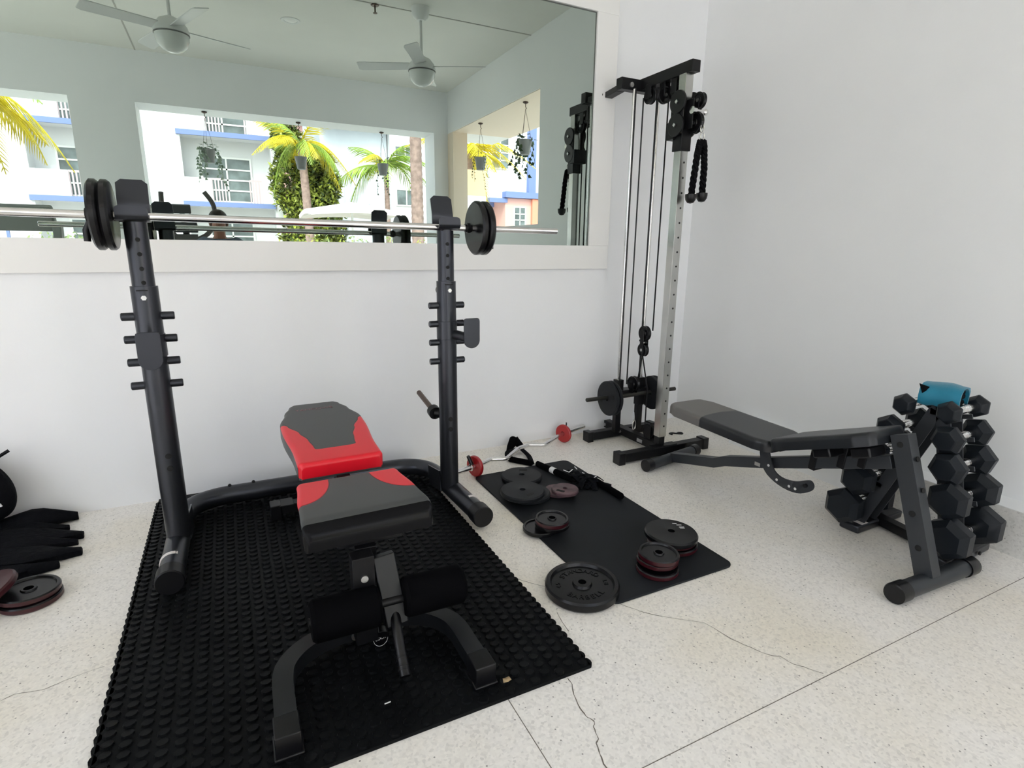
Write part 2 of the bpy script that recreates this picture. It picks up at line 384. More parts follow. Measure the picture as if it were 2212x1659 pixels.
for x, sx in ((LPX, -1), (RPX, 1)):
    dx = .010 if sx > 0 else .012
    p = MB(); p.path([(x, PY, zt+.02), (x, PY, 1.043)], .0425, 28); p.cur = 1
    holes(p, x+(.006 if sx < 0 else -.004), (.425, .377), .0105, PY-.0385); p.cur = 0
    p.bar((x+.035*-sx, PY+.03, .10), (x+.035*-sx, PY+.20, .07), .006, .10)
    wpart(rk, 'upright', p, [graph, dark_hole])
    e = MB(); e.path([(x, PY, 1.0), (x, PY, 1.262)], .0355, 28); e.cur = 1; holes(e, x+(.005 if sx < 0 else -.004), (1.20, 1.152, 1.103, 1.056), .0075, PY-.0315)
    wpart(rk, 'extension_tube', e, [graph, dark_hole])
    b = MB(); b.cyl((x, PY-.047, 1.005), (x, PY-.038, 1.005), .009, 6); b.cur = 1; b.b2((x-.02, PY-.044, 1.028), (x+.014, PY-.0405, 1.032)); wpart(rk, 'bolt', b, [steel, dark_hole])
    k = MB(); k.cyl((x, PY+.04, 1.0), (x, PY+.065, 1.0), .009, 12); k.cyl((x, PY+.06, 1.0), (x, PY+.085, 1.0), .02, 20); wpart(rk, 'knob', k, plast)
    for z in (.938, .857, .775, .69):
        for s in (-1, 1):
            g = MB(); g.path([(x+s*.036, PY, z), (x+s*.078, PY, z), (x+s*.081, PY, z)], [.0145, .0145, .012], 16); wpart(rk, 'peg', g, graph)
    # J hook sleeve, arm and upturned plate
    hk = MB(); zc = .845 if sx < 0 else .84
    hk.path([(x, PY, zc-.05), (x, PY, zc+.03)], .0455, 28)
    ax = x+(-.002 if sx < 0 else .020); bx = x+(.004 if sx < 0 else .066)
    hk.path([(ax, PY-.02, zc-.028), (bx-.012, PY-.128, zc-.034)], .021, 20)
    pl = [(-.036, .052)]+[(-.036+.010*math.cos(a), .052+.010*math.sin(a)) for a in ()]
    pl = rrect(-.036, -.066, .036, .062, .012); 
    pl = [(px__, py__) for px__, py__ in pl if py__ > -.03]
    pl = [q for q in rrect(-.036, -.2, .036, .062, .012) if q[1] > -.1]+[(-.036+0*k, 0) for k in ()]
    low = [(-.036*math.cos(a), -.034-.034*math.sin(a)) for a in [PI*k/12 for k in range(13)]]
    pl = [(.036, .050), (.033, .059), (.026, .062), (-.026, .062), (-.033, .059), (-.036, .050)]+low
    hk.prism(pl, .007, RM((PI/2, 0, 0), (bx, PY-.130, zc-.010)))
    wpart(rk, 'bar_hook', hk, graph, bevel=.001)
    # top bar holder
    h = MB(); w = .094
    prof = [(-.052, .052), (-.055, .018), (-.048, .006), (-.03, 0), (.022, 0), (.034, .010), (.036, .065), (.060, .150)]
    th_ = .007; P3 = []
    for i in range(len(prof)-1):
        for k in range(6): P3.append((prof[i][0]+(prof[i+1][0]-prof[i][0])*k/6, (prof[i][1]+(prof[i+1][1]-prof[i][1])*k/6)*.92))
    P3.append((prof[-1][0], prof[-1][1]*.92)); cum = [0]
    for u_, v_ in zip(P3, P3[1:]): cum.append(cum[-1]+math.hypot(v_[0]-u_[0], v_[1]-u_[1]))
    vs_ = []; fs = []; rc = .016
    for i, (yy, zz) in enumerate(P3):
        e_ = min(cum[i], cum[-1]-cum[i]); hw = w/2-(rc-math.sqrt(max(0, rc*rc-(rc-e_)**2)) if e_ < rc else 0)
        a_ = P3[max(i-1, 0)]; b_ = P3[min(i+1, len(P3)-1)]; tl = math.hypot(b_[0]-a_[0], b_[1]-a_[1]); ny, nz = -(b_[1]-a_[1])/tl*th_/2, (b_[0]-a_[0])/tl*th_/2
        for sx_, s2 in ((-1, -1), (1, -1), (1, 1), (-1, 1)): vs_.append((x+sx_*hw, PY-.005+yy+s2*ny, 1.262+zz+s2*nz))
    n_ = len(P3); fs = [(0, 1, 2, 3), (4*n_-4, 4*n_-1, 4*n_-2, 4*n_-3)]+[(4*i+k, 4*i+(k+1) % 4, 4*i+4+(k+1) % 4, 4*i+4+k) for i in range(n_-1) for k in range(4)]
    h.add(vs_, fs)
    wpart(rk, 'bar_holder', h, graph, bevel=.0015)
gp_ = MB(); gp_.path([(RPX-.045, PY+.06, .435), (RPX-.045, PY+.30, .475)], .0125, 16); wpart(rk, 'plate_peg', gp_, mat('worn_peg_metal', (.10, .07, .055), .4, .6))
gp2 = MB(); gp2.path([(RPX-.045, PY+.05, .433), (RPX-.045, PY+.085, .439)], .030, 24); gp2.path([(RPX-.01, PY+.03, .43), (RPX-.045, PY+.055, .434)], .02, 16); wpart(rk, 'peg_collar', gp2, blackm)
for x in (-.08, .02, .35, .55):
    b = MB(); b.ball((x, 2.735, zt+.043), (.008, .008, .009), 12, 8); wpart(rk, 'bolt', b, blackm)

# ---------------- weight plates ----------------
def plate(R, T, style):
    mb = MB(); h = T/2
    if style == 'rim':      # cast plate, raised rim, web and hub
        prof = [(.0145, -h*.8), (R*.24, -h*.8), (R*.27, -h*.45), (R*.82, -h*.45), (R*.86, -h), (R*.96, -h), (R, -h*.6), (R, h*.6), (R*.96, h), (R*.86, h), (R*.82, h*.45), (R*.27, h*.45), (R*.24, h*.9), (.0145, h*.9)]
    elif style == 'flat':
        prof = [(.0145, -h), (R*.93, -h), (R, -h*.5), (R, h*.5), (R*.95, h), (R*.20, h), (R*.17, h*1.05), (.0145, h*1.05)]
    mb.lathe(prof, 56, closed=True)
    return mb
def plate_thing(label, R, T, style, loc, rot, mats, group=None, slots=False, name='weight_plate', two=False):
    t = thing(name, label, 'weight plate', loc, rot, group)
    mb = plate(R, T, style)
    if two:      # rim painted another colour than the face
        mi = []
        for f in mb.f:
            c = sum((mb.v[i] for i in f), Vector())/len(f); rr = math.hypot(c.x, c.y)
            mi.append(1 if (rr > R*.9 and c.z < T*.36) or c.z < -T*.2 else 0)
        mb.mi = mi
    mkobj('disc', mb, mats, t, smooth=28)
    if slots:
        for s in (1,):
            q = MB(); q.prism(rrect(-.021, -.009, .021, .009, .005), .0008, RM((0, 0, .3), (R*.08, -R*.58, T/2+.0004))); mkobj('grip_slot', q, dark_hole, t)
    return t
BAR = (.3, 2.325, 1.272)
tilt = math.atan2(-.016, 1.0)*.5
bb = thing('barbell', 'long chrome straight barbell resting across the squat rack uprights', 'barbell', BAR, (0, .0075, 0))
s_ = MB(); s_.path([(-1.096, 0, 0), (-1.093, 0, 0), (1.093, 0, 0), (1.096, 0, 0)], [.011, .0135, .0135, .011], 24); mkobj('shaft', s_, chrome, bb)
for s in (-1, 1):
    r = MB(); r.cyl((s*.525, 0, 0), (s*.533, 0, 0), .0142, 24); mkobj('knurl_ring', r, steel, bb)
def collar(x, s, ang):
    t = thing('spinlock_collar', 'small black star collar on the barbell inside the %s plates' % ('left' if s < 0 else 'right'), 'bar collar', (x, BAR[1], BAR[2]-(x-BAR[0])*.0075))
    c = MB(); n = 12
    pr_ = [((.024 if k % 2 else .019)*math.cos(2*PI*k/n), (.024 if k % 2 else .019)*math.sin(2*PI*k/n)) for k in range(n)]
    c.prism(pr_, .014, RM((0, PI/2, 0))); c.cyl((-.016, 0, 0), (.016, 0, 0), .0165, 20); mkobj('collar_body', c, plast, t, bevel=.001)
    return t
c1 = collar(-.296, -1, 0); c2 = collar(.950, 1, 0)
P1 = plate_thing('left barbell plate nearer the rack, black with a pale glossy inner face', .113, .027, 'flat', (-.329, BAR[1], BAR[2]+.005), (0, PI/2, 0), iron, 'plates loaded on the barbell')
dup(P1, (-.360, BAR[1], BAR[2]+.005), label='left barbell plate farther from the rack, plain black')
dup(P1, (.990, BAR[1], BAR[2]-.004), label='black plate on the right end of the barbell, the inner one showing its face')
dup(P1, (1.022, BAR[1], BAR[2]-.004), label='black plate on the right end of the barbell, the outermost one')
for x, s, nm in ((-.384, -1, 'left'), (1.046, 1, 'right')):
    t = thing('clip_collar', 'black lever collar outside the %s barbell plates' % nm, 'bar collar', (x, BAR[1], BAR[2]-(x-BAR[0])*.0075))
    c = MB(); c.cyl((-.008, 0, 0), (.008, 0, 0), .021, 20); mkobj('ring', c, plast, t)
    c = MB(); c.path([(0, 0, -.018), (s*.012, .0, -.05), (s*.014, .0, -.085)], [.008, .012, .010], 12); mkobj('lever', c, plast, t)

# ---------------- pads ----------------
def pad(wf, L, T, r, ny=48, nx=26, crown=0, front_r=None, x_off=None):
    """padded slab lying along +y, top at z=0, underside at -T; wf(t) = half width. returns MB and (x,y) per vertex"""
    mb = MB(); rows = []; ys = []
    for j in range(ny+1):
        t = j/ny; t = .5-.5*math.cos(PI*t); ys.append(t)
    us = [math.sin(PI/2*(-1+2*i/nx)) for i in range(nx+1)]
    top = []
    for t in ys:
        y = t*L; w = wf(t); row = []
        for u in us:
            x = u*w; de = min(w-abs(x), 9)
            ef = min(y, L-y) if front_r is None else L-y
            z = 0
            if de < r: z -= r-math.sqrt(max(0, r*r-(r-de)**2))
            if ef < r: z -= r-math.sqrt(max(0, r*r-(r-ef)**2))
            if front_r and y < front_r: z -= front_r-math.sqrt(max(0, front_r**2-(front_r-y)**2))
            row.append((x, y, max(z, -T+.012)))
        top.append(row)
    V = [p for rw in top for p in rw]; n1 = nx+1
    F = [(j*n1+i, j*n1+i+1, (j+1)*n1+i+1, (j+1)*n1+i) for j in range(ny) for i in range(nx)]
    o = len(V)
    V += [(p[0], p[1], -T) for p in V]
    F += [(o+(j*n1+i), o+(j+1)*n1+i, o+(j+1)*n1+i+1, o+j*n1+i+1) for j in range(ny) for i in range(nx)]
    loop = [i for i in range(n1)]+[(j+1)*n1+nx for j in range(ny)]+[ny*n1+nx-1-i for i in range(nx)]+[(ny-1-j)*n1 for j in range(ny-1)]
    for a, b in zip(loop, loop[1:]+loop[:1]): F.append((a, o+a, o+b, b))
    mb.add(V, F); return mb
def maskmat(name, ca, cb, ra, rb):
    M = bpy.data.materials.new(name); M.use_nodes = True; nt = M.node_tree; b = nt.nodes['Principled BSDF']; L = nt.links
    at = nt.nodes.new('ShaderNodeAttribute'); at.attribute_name = 'panel'
    def rmp(lo, hi, c0, c1):
        r = nt.nodes.new('ShaderNodeMapRange'); r.inputs[1].default_value = lo; r.inputs[2].default_value = hi; L.new(at.outputs['Fac'], r.inputs[0]); return r
    r = rmp(-.0006, .0006, 0, 1)
    seam = nt.nodes.new('ShaderNodeMath'); seam.operation = 'ABSOLUTE'; L.new(at.outputs['Fac'], seam.inputs[0])
    sr = nt.nodes.new('ShaderNodeMapRange'); sr.inputs[1].default_value = .0008; sr.inputs[2].default_value = .0028; L.new(seam.outputs[0], sr.inputs[0])
    mx = nt.nodes.new('ShaderNodeMix'); mx.data_type = 'RGBA'; mx.inputs[6].default_value = (*ca, 1); mx.inputs[7].default_value = (*cb, 1); L.new(r.outputs[0], mx.inputs[0])
    m2 = nt.nodes.new('ShaderNodeMix'); m2.data_type = 'RGBA'; m2.blend_type = 'MULTIPLY'; m2.inputs[0].default_value = 1; L.new(mx.outputs[2], m2.inputs[6])
    sc = nt.nodes.new('ShaderNodeMapRange'); sc.inputs[3].default_value = .35; L.new(sr.outputs[0], sc.inputs[0]); L.new(sc.outputs[0], m2.inputs[7]); L.new(m2.outputs[2], b.inputs['Base Color'])
    rm_ = nt.nodes.new('ShaderNodeMapRange'); rm_.inputs[3].default_value = ra; rm_.inputs[4].default_value = rb; L.new(r.outputs[0], rm_.inputs[0]); L.new(rm_.outputs[0], b.inputs['Roughness'])
    bp = nt.nodes.new('ShaderNodeBump'); bp.inputs['Distance'].default_value = .002; bp.inputs['Strength'].default_value = .5; L.new(sr.outputs[0], bp.inputs['Height']); L.new(bp.outputs[0], b.inputs['Normal'])
    MATS[name] = M; return M
def set_mask(o, fn):
    a = o.data.attributes.new('panel', 'FLOAT', 'POINT')
    for v in o.data.vertices: a.data[v.index].value = fn(v.co.x, v.co.y, v.co.z)
def lerp_tab(tab, t):
    for (a, x), (b, y) in zip(tab, tab[1:]):
        if t <= b:
            k = (t-a)/(b-a) if b > a else 0; k = k*k*(3-2*k) if len(tab) > 2 else k; return x+(y-x)*k
    return tab[-1][1]
# ---------------- red and grey bench ----------------
GY = (.050, .053, .054); RD_ = (.74, .008, .022)
redgrey = maskmat('red_and_grey_vinyl', GY, RD_, .42, .36)
rb = thing('adjustable_bench', 'adjustable weight bench with red and grey padding and foam rollers, on the rubber mat', 'weight bench', (.3, 1.7, TH))
# seat (local frame: y grows to the back)
sm_ = pad(lambda t: lerp_tab([(0, .178), (.06, .188), (.5, .180), (.94, .166), (1, .158)], t), .325, .078, .014, ny=60, nx=50, front_r=.058)
sm_.mi = [1 if (min(sm_.v[i].y for i in f) < .030 or min(sm_.v[i].z for i in f) < -.022) else 0 for f in sm_.f]  # front roll and sides coloured blacker, imitating their darker reflection angle
so_ = mkobj('seat', sm_, [redgrey, vinb], rb, smooth=50); so_.matrix_local = Matrix.Translation(-Vector(rb.location)) @ RM((math.radians(0), 0, .02), (.306, 1.487, .441))
def seat_mask(x, y, z):
    if z < -.055: return -.02
    # red back corners: region beyond a curve from the side to the back edge
    k = abs(x)-.070; yy = y-.150
    c = math.hypot(max(0, .178-abs(x)), (.325-y)*.62)
    d1 = .112-c
    d2 = y-.316
    return max(d1 if y > .12 else -.02, d2) if z > -.016 else max(d1, d2)*.3-.01
set_mask(so_, seat_mask)
bk = pad(lambda t: lerp_tab([(0, .136), (.03, .146), (.18, .146), (.55, .160), (.66, .160), (.84, .132), (.95, .108), (.985, .092), (1, .075)], t), .610, .062, .016, ny=80, nx=50)
bk.mi = [1 if (min(bk.v[i].z for i in f) < -.022 and max(bk.v[i].y for i in f) > .015) or max(bk.v[i].z for i in f) < -.055 else 0 for f in bk.f]  # sides and lower edge take the same darkened vinyl, shade put into colour
bo_ = mkobj('backrest', bk, [redgrey, vinb], rb, smooth=50)
BKM = RM((math.radians(5.0), 0, .02), (.300, 1.908, .464))
bo_.matrix_local = Matrix.Translation(-Vector(rb.location)) @ BKM
def back_mask(x, y, z):
    if z < -.045: return -.02
    ax = abs(x)
    inner = lerp_tab([(0, .6), (.105, .6), (.125, .078), (.22, .092), (.33, .122), (.41, .150), (.44, .19), (1, .3)], y) if y > .125 else 0
    if y < .115: d = .115-y+0.0
    else: d = -.02
    inner = lerp_tab([(.11, .084), (.22, .094), (.33, .122), (.42, .152), (.46, .185), (.7, .3)], max(y, .11)) if 0 else lerp_tab([(.10, .070), (.13, .073), (.20, .082), (.28, .103), (.36, .135), (.43, .20), (.7, .3)], max(y, .105))
    d2 = ax-inner if y < .47 else -.02
    return max(d, d2)
set_mask(bo_, back_mask)
text('lettering', 'YAMCOWE', .030, BKM @ RM((0, 0, PI), (-.01, .525, .0006)) @ RM((0, 0, PI)), redt, rb, .0003, world_t=rb)
u = MB(); u.b2((.21, 1.52, .335), (.40, 1.79, .362)); u.bar((.30, 1.86, .385), (.30, 2.45, .432), .045, .03); u.bar((.20, 1.95, .40), (.40, 1.95, .40), .03, .015); u.bar((.20, 2.3, .43), (.40, 2.3, .43), .03, .015)
wpart(rb, 'pad_support', u, blackm, bevel=.002)
fp = MB(); fp.bar((.266, 1.47, .06), (.266, 1.47, .335), .062, .05); fp.bar((.285, 1.50, .32), (.30, 1.75, .335), .06, .03); wpart(rb, 'front_post', fp, blackm, bevel=.002)
bm_ = MB(); bm_.bar((.30, 1.56, .30), (.30, 2.46, .09), .05, .05); bm_.bar((.30, 1.90, .20), (.30, 2.02, .39), .035, .035); bm_.bar((.28, 1.47, .07), (.30, 1.60, .30), .05, .05); wpart(rb, 'main_beam', bm_, blackm, bevel=.003)
# arched front foot
ap = [(.025, 1.205), (.027, 1.30), (.030, 1.40), (.052, 1.465), (.098, 1.510), (.165, 1.537), (.25, 1.550), (.33, 1.550), (.40, 1.545), (.455, 1.520), (.500, 1.470), (.523, 1.40), (.528, 1.30), (.530, 1.205)]
def chaikin(P, it=2):
    P = [Vector(p) for p in P]
    for _ in range(it):
        Q = [P[0]]
        for a_, b_ in zip(P, P[1:]): Q += [a_*.75+b_*.25, a_*.25+b_*.75]
        P = Q+[P[-1]]
    return P
ff = MB(); ff.path(chaikin([(x, y-(.014 if y > 1.42 else 0), .050+(.010 if 1.3 < y else 0)) for x, y in ap]), 0, rect=(.052, .046)); wpart(rb, 'arched_foot', ff, mat('satin_black_tube', (.009, .010, .012), .38, .2), smooth=30)
for x in (.025, .530):
    c = MB(); c.b2((x-.030, 1.190, TH+.001), (x+.030, 1.262, .076)); c.b2((x-.034, 1.186, TH+.0005), (x+.034, 1.266, TH+.010)); wpart(rb, 'foot_pad', c, plast, bevel=.003)
rf = MB(); rf.b2((.095, 2.485, .030), (.505, 2.535, .072)); rf.b2((.11, 2.47, .072), (.17, 2.55, .076)); wpart(rb, 'rear_foot', rf, blackm, bevel=.003)
for x in (.095, .505):
    c = MB(); c.b2((x-.022, 2.475, TH+.001), (x+.022, 2.545, .078)); wpart(rb, 'rear_foot_cap', c, plast, bevel=.003)
b = MB(); b.cyl((.266, 1.447, .272), (.266, 1.438, .272), .0105, 16); wpart(rb, 'bolt', b, steel)
b = MB(); b.cyl((.240, 1.512, .050), (.240, 1.500, .050), .0105, 16); wpart(rb, 'bolt', b, [steel])
arm = MB(); arm.bar((.327, 1.478, .315), (.347, 1.420, .118), .062, .036, up=(0, 1, 0)); wpart(rb, 'leg_arm', arm, mat('satin_black_tube', (.02,)*3), bevel=.003)
rod = MB(); rod.path([(.343, 1.425, .15), (.337, 1.36, .095), (.332, 1.29, .042)], .0155, 20); wpart(rb, 'foam_bar', rod, plast)
for t_ in (.25, .42, .62, .66, .72, .78):
    q = MB(); a = Vector((.337, 1.36, .095)).lerp(Vector((.332, 1.29, .042)), t_); d = Vector((-.005, -.07, -.053)).normalized(); q.cyl(a-d*.003, a+d*.003, .0168, 20)
    if t_ in (.42, .66, .78): wpart(rb, 'grip_ring', q, blackm)
for x0, x1 in ((.113, .300), (.368, .552)):
    r = MB(); r.path([(x0, 1.425, .192), (x0+.010, 1.425, .192), (x1-.010, 1.425, .190), (x1, 1.425, .190)], [.050, .058, .058, .050], 32); wpart(rb, 'foam_roller', r, foam)
ax_ = MB(); ax_.cyl((.108, 1.425, .191), (.557, 1.425, .191), .012, 16); wpart(rb, 'roller_axle', ax_, blackm)
kn = MB(); kn.cyl((.305, 1.478, .062), (.305, 1.455, .056), .027, 28); kn.bar((.30, 1.50, .05), (.30, 1.53, .14), .045, .02); wpart(rb, 'lock_knob', kn, plast, bevel=.001)
LM = RM((math.radians(76), 0, .15), (.305, 1.4538, .057))
text('lettering', 'LOCK', .012, LM, white, rb, .0002, world_t=rb); text('lettering', 'PUSH  AND', .006, LM @ Matrix.Translation((0, .016, 0)), white, rb, .0002, world_t=rb)
rg = MB(); rg.lathe([(.0215, 0), (.0225, 0), (.0225, .0004), (.0215, .0004)], 30, LM @ Matrix.Translation((0, 0, 0)), closed=True); wpart(rb, 'print_ring', rg, white)
# ---------------- pulley tower ----------------
TX = 2.205
tw = thing('cable_pulley_tower', 'tall black and chrome cable pulley tower standing in the corner right of the mirror', 'cable machine', (TX, 2.6, 0))
def sq(mb, a, b, w=.05, h=.05, up=(0, 0, 1)): return mb.bar(a, b, w, h, up)
b = MB(); sq(b, (1.895, 2.40, .037), (2.525, 2.40, .037), .052, .052); wpart(tw, 'front_foot', b, blackm, bevel=.003)
b = MB(); b.b2((2.12, 2.376, .063), (2.30, 2.424, .069)); wpart(tw, 'base_plate', b, blackm, bevel=.002)
for x in (1.895, 2.525):
    c = MB(); c.b2((x-.022, 2.368, 0), (x+.022, 2.432, .070)); wpart(tw, 'foot_cap', c, plast, bevel=.003)
b = MB(); sq(b, (1.955, 2.80, .035), (2.455, 2.80, .035)); wpart(tw, 'rear_foot', b, blackm, bevel=.003)
for x in (1.955, 2.455):
    c = MB(); c.b2((x-.02, 2.768, 0), (x+.02, 2.832, .066)); wpart(tw, 'foot_cap', c, plast, bevel=.003)
b = MB(); sq(b, (TX, 2.42, .045), (TX, 2.948, .045)); wpart(tw, 'spine', b, blackm, bevel=.003)
b = MB(); b.cyl((TX-.028, 2.93, .045), (TX-.033, 2.93, .045), .010, 12); wpart(tw, 'bolt', b, steel)
b = MB(); b.cyl((TX-.027, 2.765, .045), (TX-.034, 2.765, .045), .009, 6); wpart(tw, 'bolt', b, steel)
fpost = MB(); sq(fpost, (TX, 2.428, .115), (TX, 2.428, 2.06), .050, .050); fpost.cur = 1
for k in range(24):
    z = .18+k*.0765
    if z < 1.66: fpost.cyl((TX+.004, 2.4035, z), (TX+.004, 2.4015, z), .0055, 10)
wpart(tw, 'chrome_post', fpost, [mat('brushed_chrome', (.52, .52, .50), .22, 1.0, var=(5, .12)), dark_hole], bevel=.0015)
fb = MB(); fb.b2((TX-.021, 2.408, .066), (TX+.021, 2.448, .13)); wpart(tw, 'post_foot', fb, blackm)
tb = MB(); sq(tb, (TX+.01, 2.372, 2.09), (TX, 2.80, 2.085), .056, .056); wpart(tw, 'top_beam', tb, blackm, bevel=.003)
rt = MB(); rt.b2((2.035, 2.745, 2.045), (2.375, 2.795, 2.105)); wpart(tw, 'rear_top_beam', rt, blackm, bevel=.003)
wbk = MB(); sq(wbk, (2.07, 2.80, 2.06), (2.088, 2.950, 2.055), .05, .03); wbk.cyl((2.045, 2.94, 2.055), (2.04, 2.94, 2.055), .01, 12); wpart(tw, 'wall_bracket', wbk, blackm, bevel=.002)
bb_ = MB(); bb_.cyl((2.10, 2.744, 2.07), (2.10, 2.735, 2.07), .013, 12); wpart(tw, 'bolt', bb_, steel)
for x in (2.122, 2.292):
    r = MB(); r.cyl((x, 2.74, .065), (x, 2.74, 2.05), .0115, 18); wpart(tw, 'guide_rod', r, chrome)
    r = MB(); sq(r, (x, 2.74, .06), (x, 2.74, .30), .040, .034); wpart(tw, 'rod_stand', r, blackm, bevel=.002)
sl = MB(); sl.b2((2.08, 2.705, .285), (2.335, 2.775, .335)); sl.b2((2.10, 2.715, .335), (2.145, 2.765, .40)); sl.b2((2.27, 2.715, .335), (2.315, 2.765, .40)); sl.b2((2.27, 2.715, .22), (2.315, 2.765, .30))
wpart(tw, 'weight_carriage', sl, blackm, bevel=.003)
pn = MB(); pn.path([(1.86, 2.70, .305), (1.863, 2.70, .305), (2.55, 2.70, .305), (2.553, 2.70, .305)], [.010, .0125, .0125, .010], 18); wpart(tw, 'plate_pin', pn, mat('worn_dark_steel', (.05, .05, .045), .35, .7))
def pulley(c, r, axis='x', w=.022, nm='pulley'):
    h = w/2; M = RM((0, PI/2, 0), c) if axis == 'x' else RM((PI/2, 0, 0), c)
    q = MB(); q.lathe([(.004, -h), (r*.35, -h), (r*.4, -h*.6), (r*.8, -h*.6), (r*.86, -h), (r, -h), (r*.88, 0), (r, h), (r*.86, h), (r*.8, h*.6), (r*.4, h*.6), (r*.35, h), (.004, h)], 36, M); p = wpart(tw, nm, q, plast, smooth=30)
    d = Vector((1, 0, 0)) if axis == 'x' else Vector((0, 1, 0)); c = Vector(c)
    q = MB(); q.cyl(c-d*(h+.006), c+d*(h+.006), .0095, 6); sub(p, tw, 'axle_bolt', q, steel)
pulley((2.17, 2.66, 2.005), .043); pulley((2.215, 2.60, 2.00), .043, 'y'); pulley((2.225, 2.53, 2.005), .04); pulley((2.215, 2.49, 1.985), .043)
for x, y in ((2.17, 2.66), (2.215, 2.60), (2.215, 2.51)):
    q = MB(); q.b2((x-.02, y-.022, 1.99), (x-.015, y+.022, 2.062)); q.b2((x+.015, y-.022, 1.99), (x+.02, y+.022, 2.062)); wpart(tw, 'pulley_bracket', q, blackm, bevel=.002)
pulley((2.205, 2.62, .70), .045); pulley((2.200, 2.62, .60), .040)
q = MB(); q.b2((2.185, 2.605, .595), (2.189, 2.638, .72)); q.b2((2.220, 2.605, .595), (2.224, 2.638, .72)); q.b2((2.189, 2.61, .648), (2.222, 2.65, .66)); wpart(tw, 'floating_pulley_bracket', q, blackm, bevel=.002)
pulley((2.20, 2.69, .375), .048)
q = MB(); q.b2((2.182, 2.672, .32), (2.186, 2.708, .385)); q.b2((2.214, 2.672, .32), (2.218, 2.708, .385)); wpart(tw, 'pulley_bracket', q, blackm, bevel=.001)
pulley((2.215, 2.535, .11), .046)
q = MB(); q.b2((2.197, 2.50, .06), (2.201, 2.56, .15)); q.b2((2.229, 2.50, .06), (2.233, 2.56, .15)); wpart(tw, 'pulley_bracket', q, blackm)
def cable(pts): 
    q = MB(); q.path(pts, .0042, 8); wpart(tw, 'cable', q, plast)
cable([(2.155, 2.70, 2.0), (2.155, 2.70, .375)]); cable([(2.112, 2.715, 2.05), (2.112, 2.715, .36)]); cable([(2.265, 2.72, 2.05), (2.265, 2.72, .36)]); cable([(2.20, 2.64, 2.0), (2.20, 2.64, .72)]); cable([(2.225, 2.575, 2.0), (2.225, 2.575, .72)])
cable([(2.225, 2.665, .60), (2.235, 2.60, .36), (2.215, 2.575, .13)]); cable([(2.235, 2.50, 2.0), (2.235, 2.475, 1.9), (2.235, 2.475, .12)]); cable([(2.185, 2.60, .6), (2.20, 2.65, .42)])
# sliding carriage with its pulleys
ca = MB(); ca.b2((TX-.033, 2.394, 1.69), (TX+.033, 2.462, 1.80)); ca.b2((TX-.045, 2.39, 1.77), (TX-.036, 2.475, 1.95)); ca.b2((TX+.036, 2.39, 1.77), (TX+.045, 2.475, 1.95)); ca.b2((TX-.05, 2.44, 1.75), (TX+.05, 2.50, 1.835))
ca.b2((TX-.02, 2.34, 1.79), (TX-.014, 2.40, 1.93)); ca.b2((TX+.014, 2.34, 1.79), (TX+.02, 2.40, 1.93))
wpart(tw, 'sliding_carriage', ca, blackm, bevel=.002)
for z, y in ((1.925, 2.425), (1.815, 2.43)):
    q = MB(); q.cyl((TX-.040, y, z), (TX-.052, y, z), .056, 32); p = wpart(tw, 'side_cover', q, plast, bevel=.002)
    q = MB(); q.cyl((TX-.052, y, z), (TX-.060, y, z), .0105, 4); sub(p, tw, 'axle_bolt', q, steel)
    q = MB(); q.cyl((TX+.040, y, z), (TX+.052, y, z), .056, 32); wpart(tw, 'side_cover', q, plast, bevel=.002)
pulley((TX+.030, 2.352, 1.925), .040); pulley((TX+.02, 2.36, 1.82), .052)
q = MB(); q.cyl((TX-.02, 2.345, 1.875), (TX+.06, 2.345, 1.875), .010, 16); q.ball((TX+.066, 2.345, 1.872), .017); q.cyl((TX-.022, 2.347, 1.875), (TX+.0, 2.347, 1.875), .018, 20); wpart(tw, 'cable_stop', q, chrome)
lp = MB(); lp.prism([(0, 0), (.016, 0), (.012, .022), (.004, .022)], .001, RM((PI/2, 0, 0), (2.16, 2.522, .03)))
s1 = MB(); s1.b2((TX-.0262, 2.55, .030), (TX-.0256, 2.60, .052)); wpart(tw, 'label_plate', s1, mat('grey_label', (.25, .25, .25), .5))
# plates on the tower
P2 = plate_thing('outer black plate with two grip slots, left side of the pulley tower', .107, .020, 'flat', (2.02, 2.70, .298), (0, PI/2, 0), ironm, 'plates on the pulley tower')
for c in P2.children: pass
for a in (1.2, -1.9):
    q = MB(); q.prism(rrect(-.014, -.012, .014, .012, .004), .0008, RM((0, 0, 0), (.062*math.cos(a), .062*math.sin(a), -.0104))); mkobj('grip_slot', q, dark_hole, P2)
P3 = dup(P2, (2.048, 2.70, .298), label='inner black plate tucked against the carriage, left side of the pulley tower')
dup(P2, (2.355, 2.70, .300), label='inner black plate behind the chrome post, right side of the pulley tower'); dup(P2, (2.383, 2.70, .300), label='outer black plate mostly hidden by the chrome post, right side of the tower')
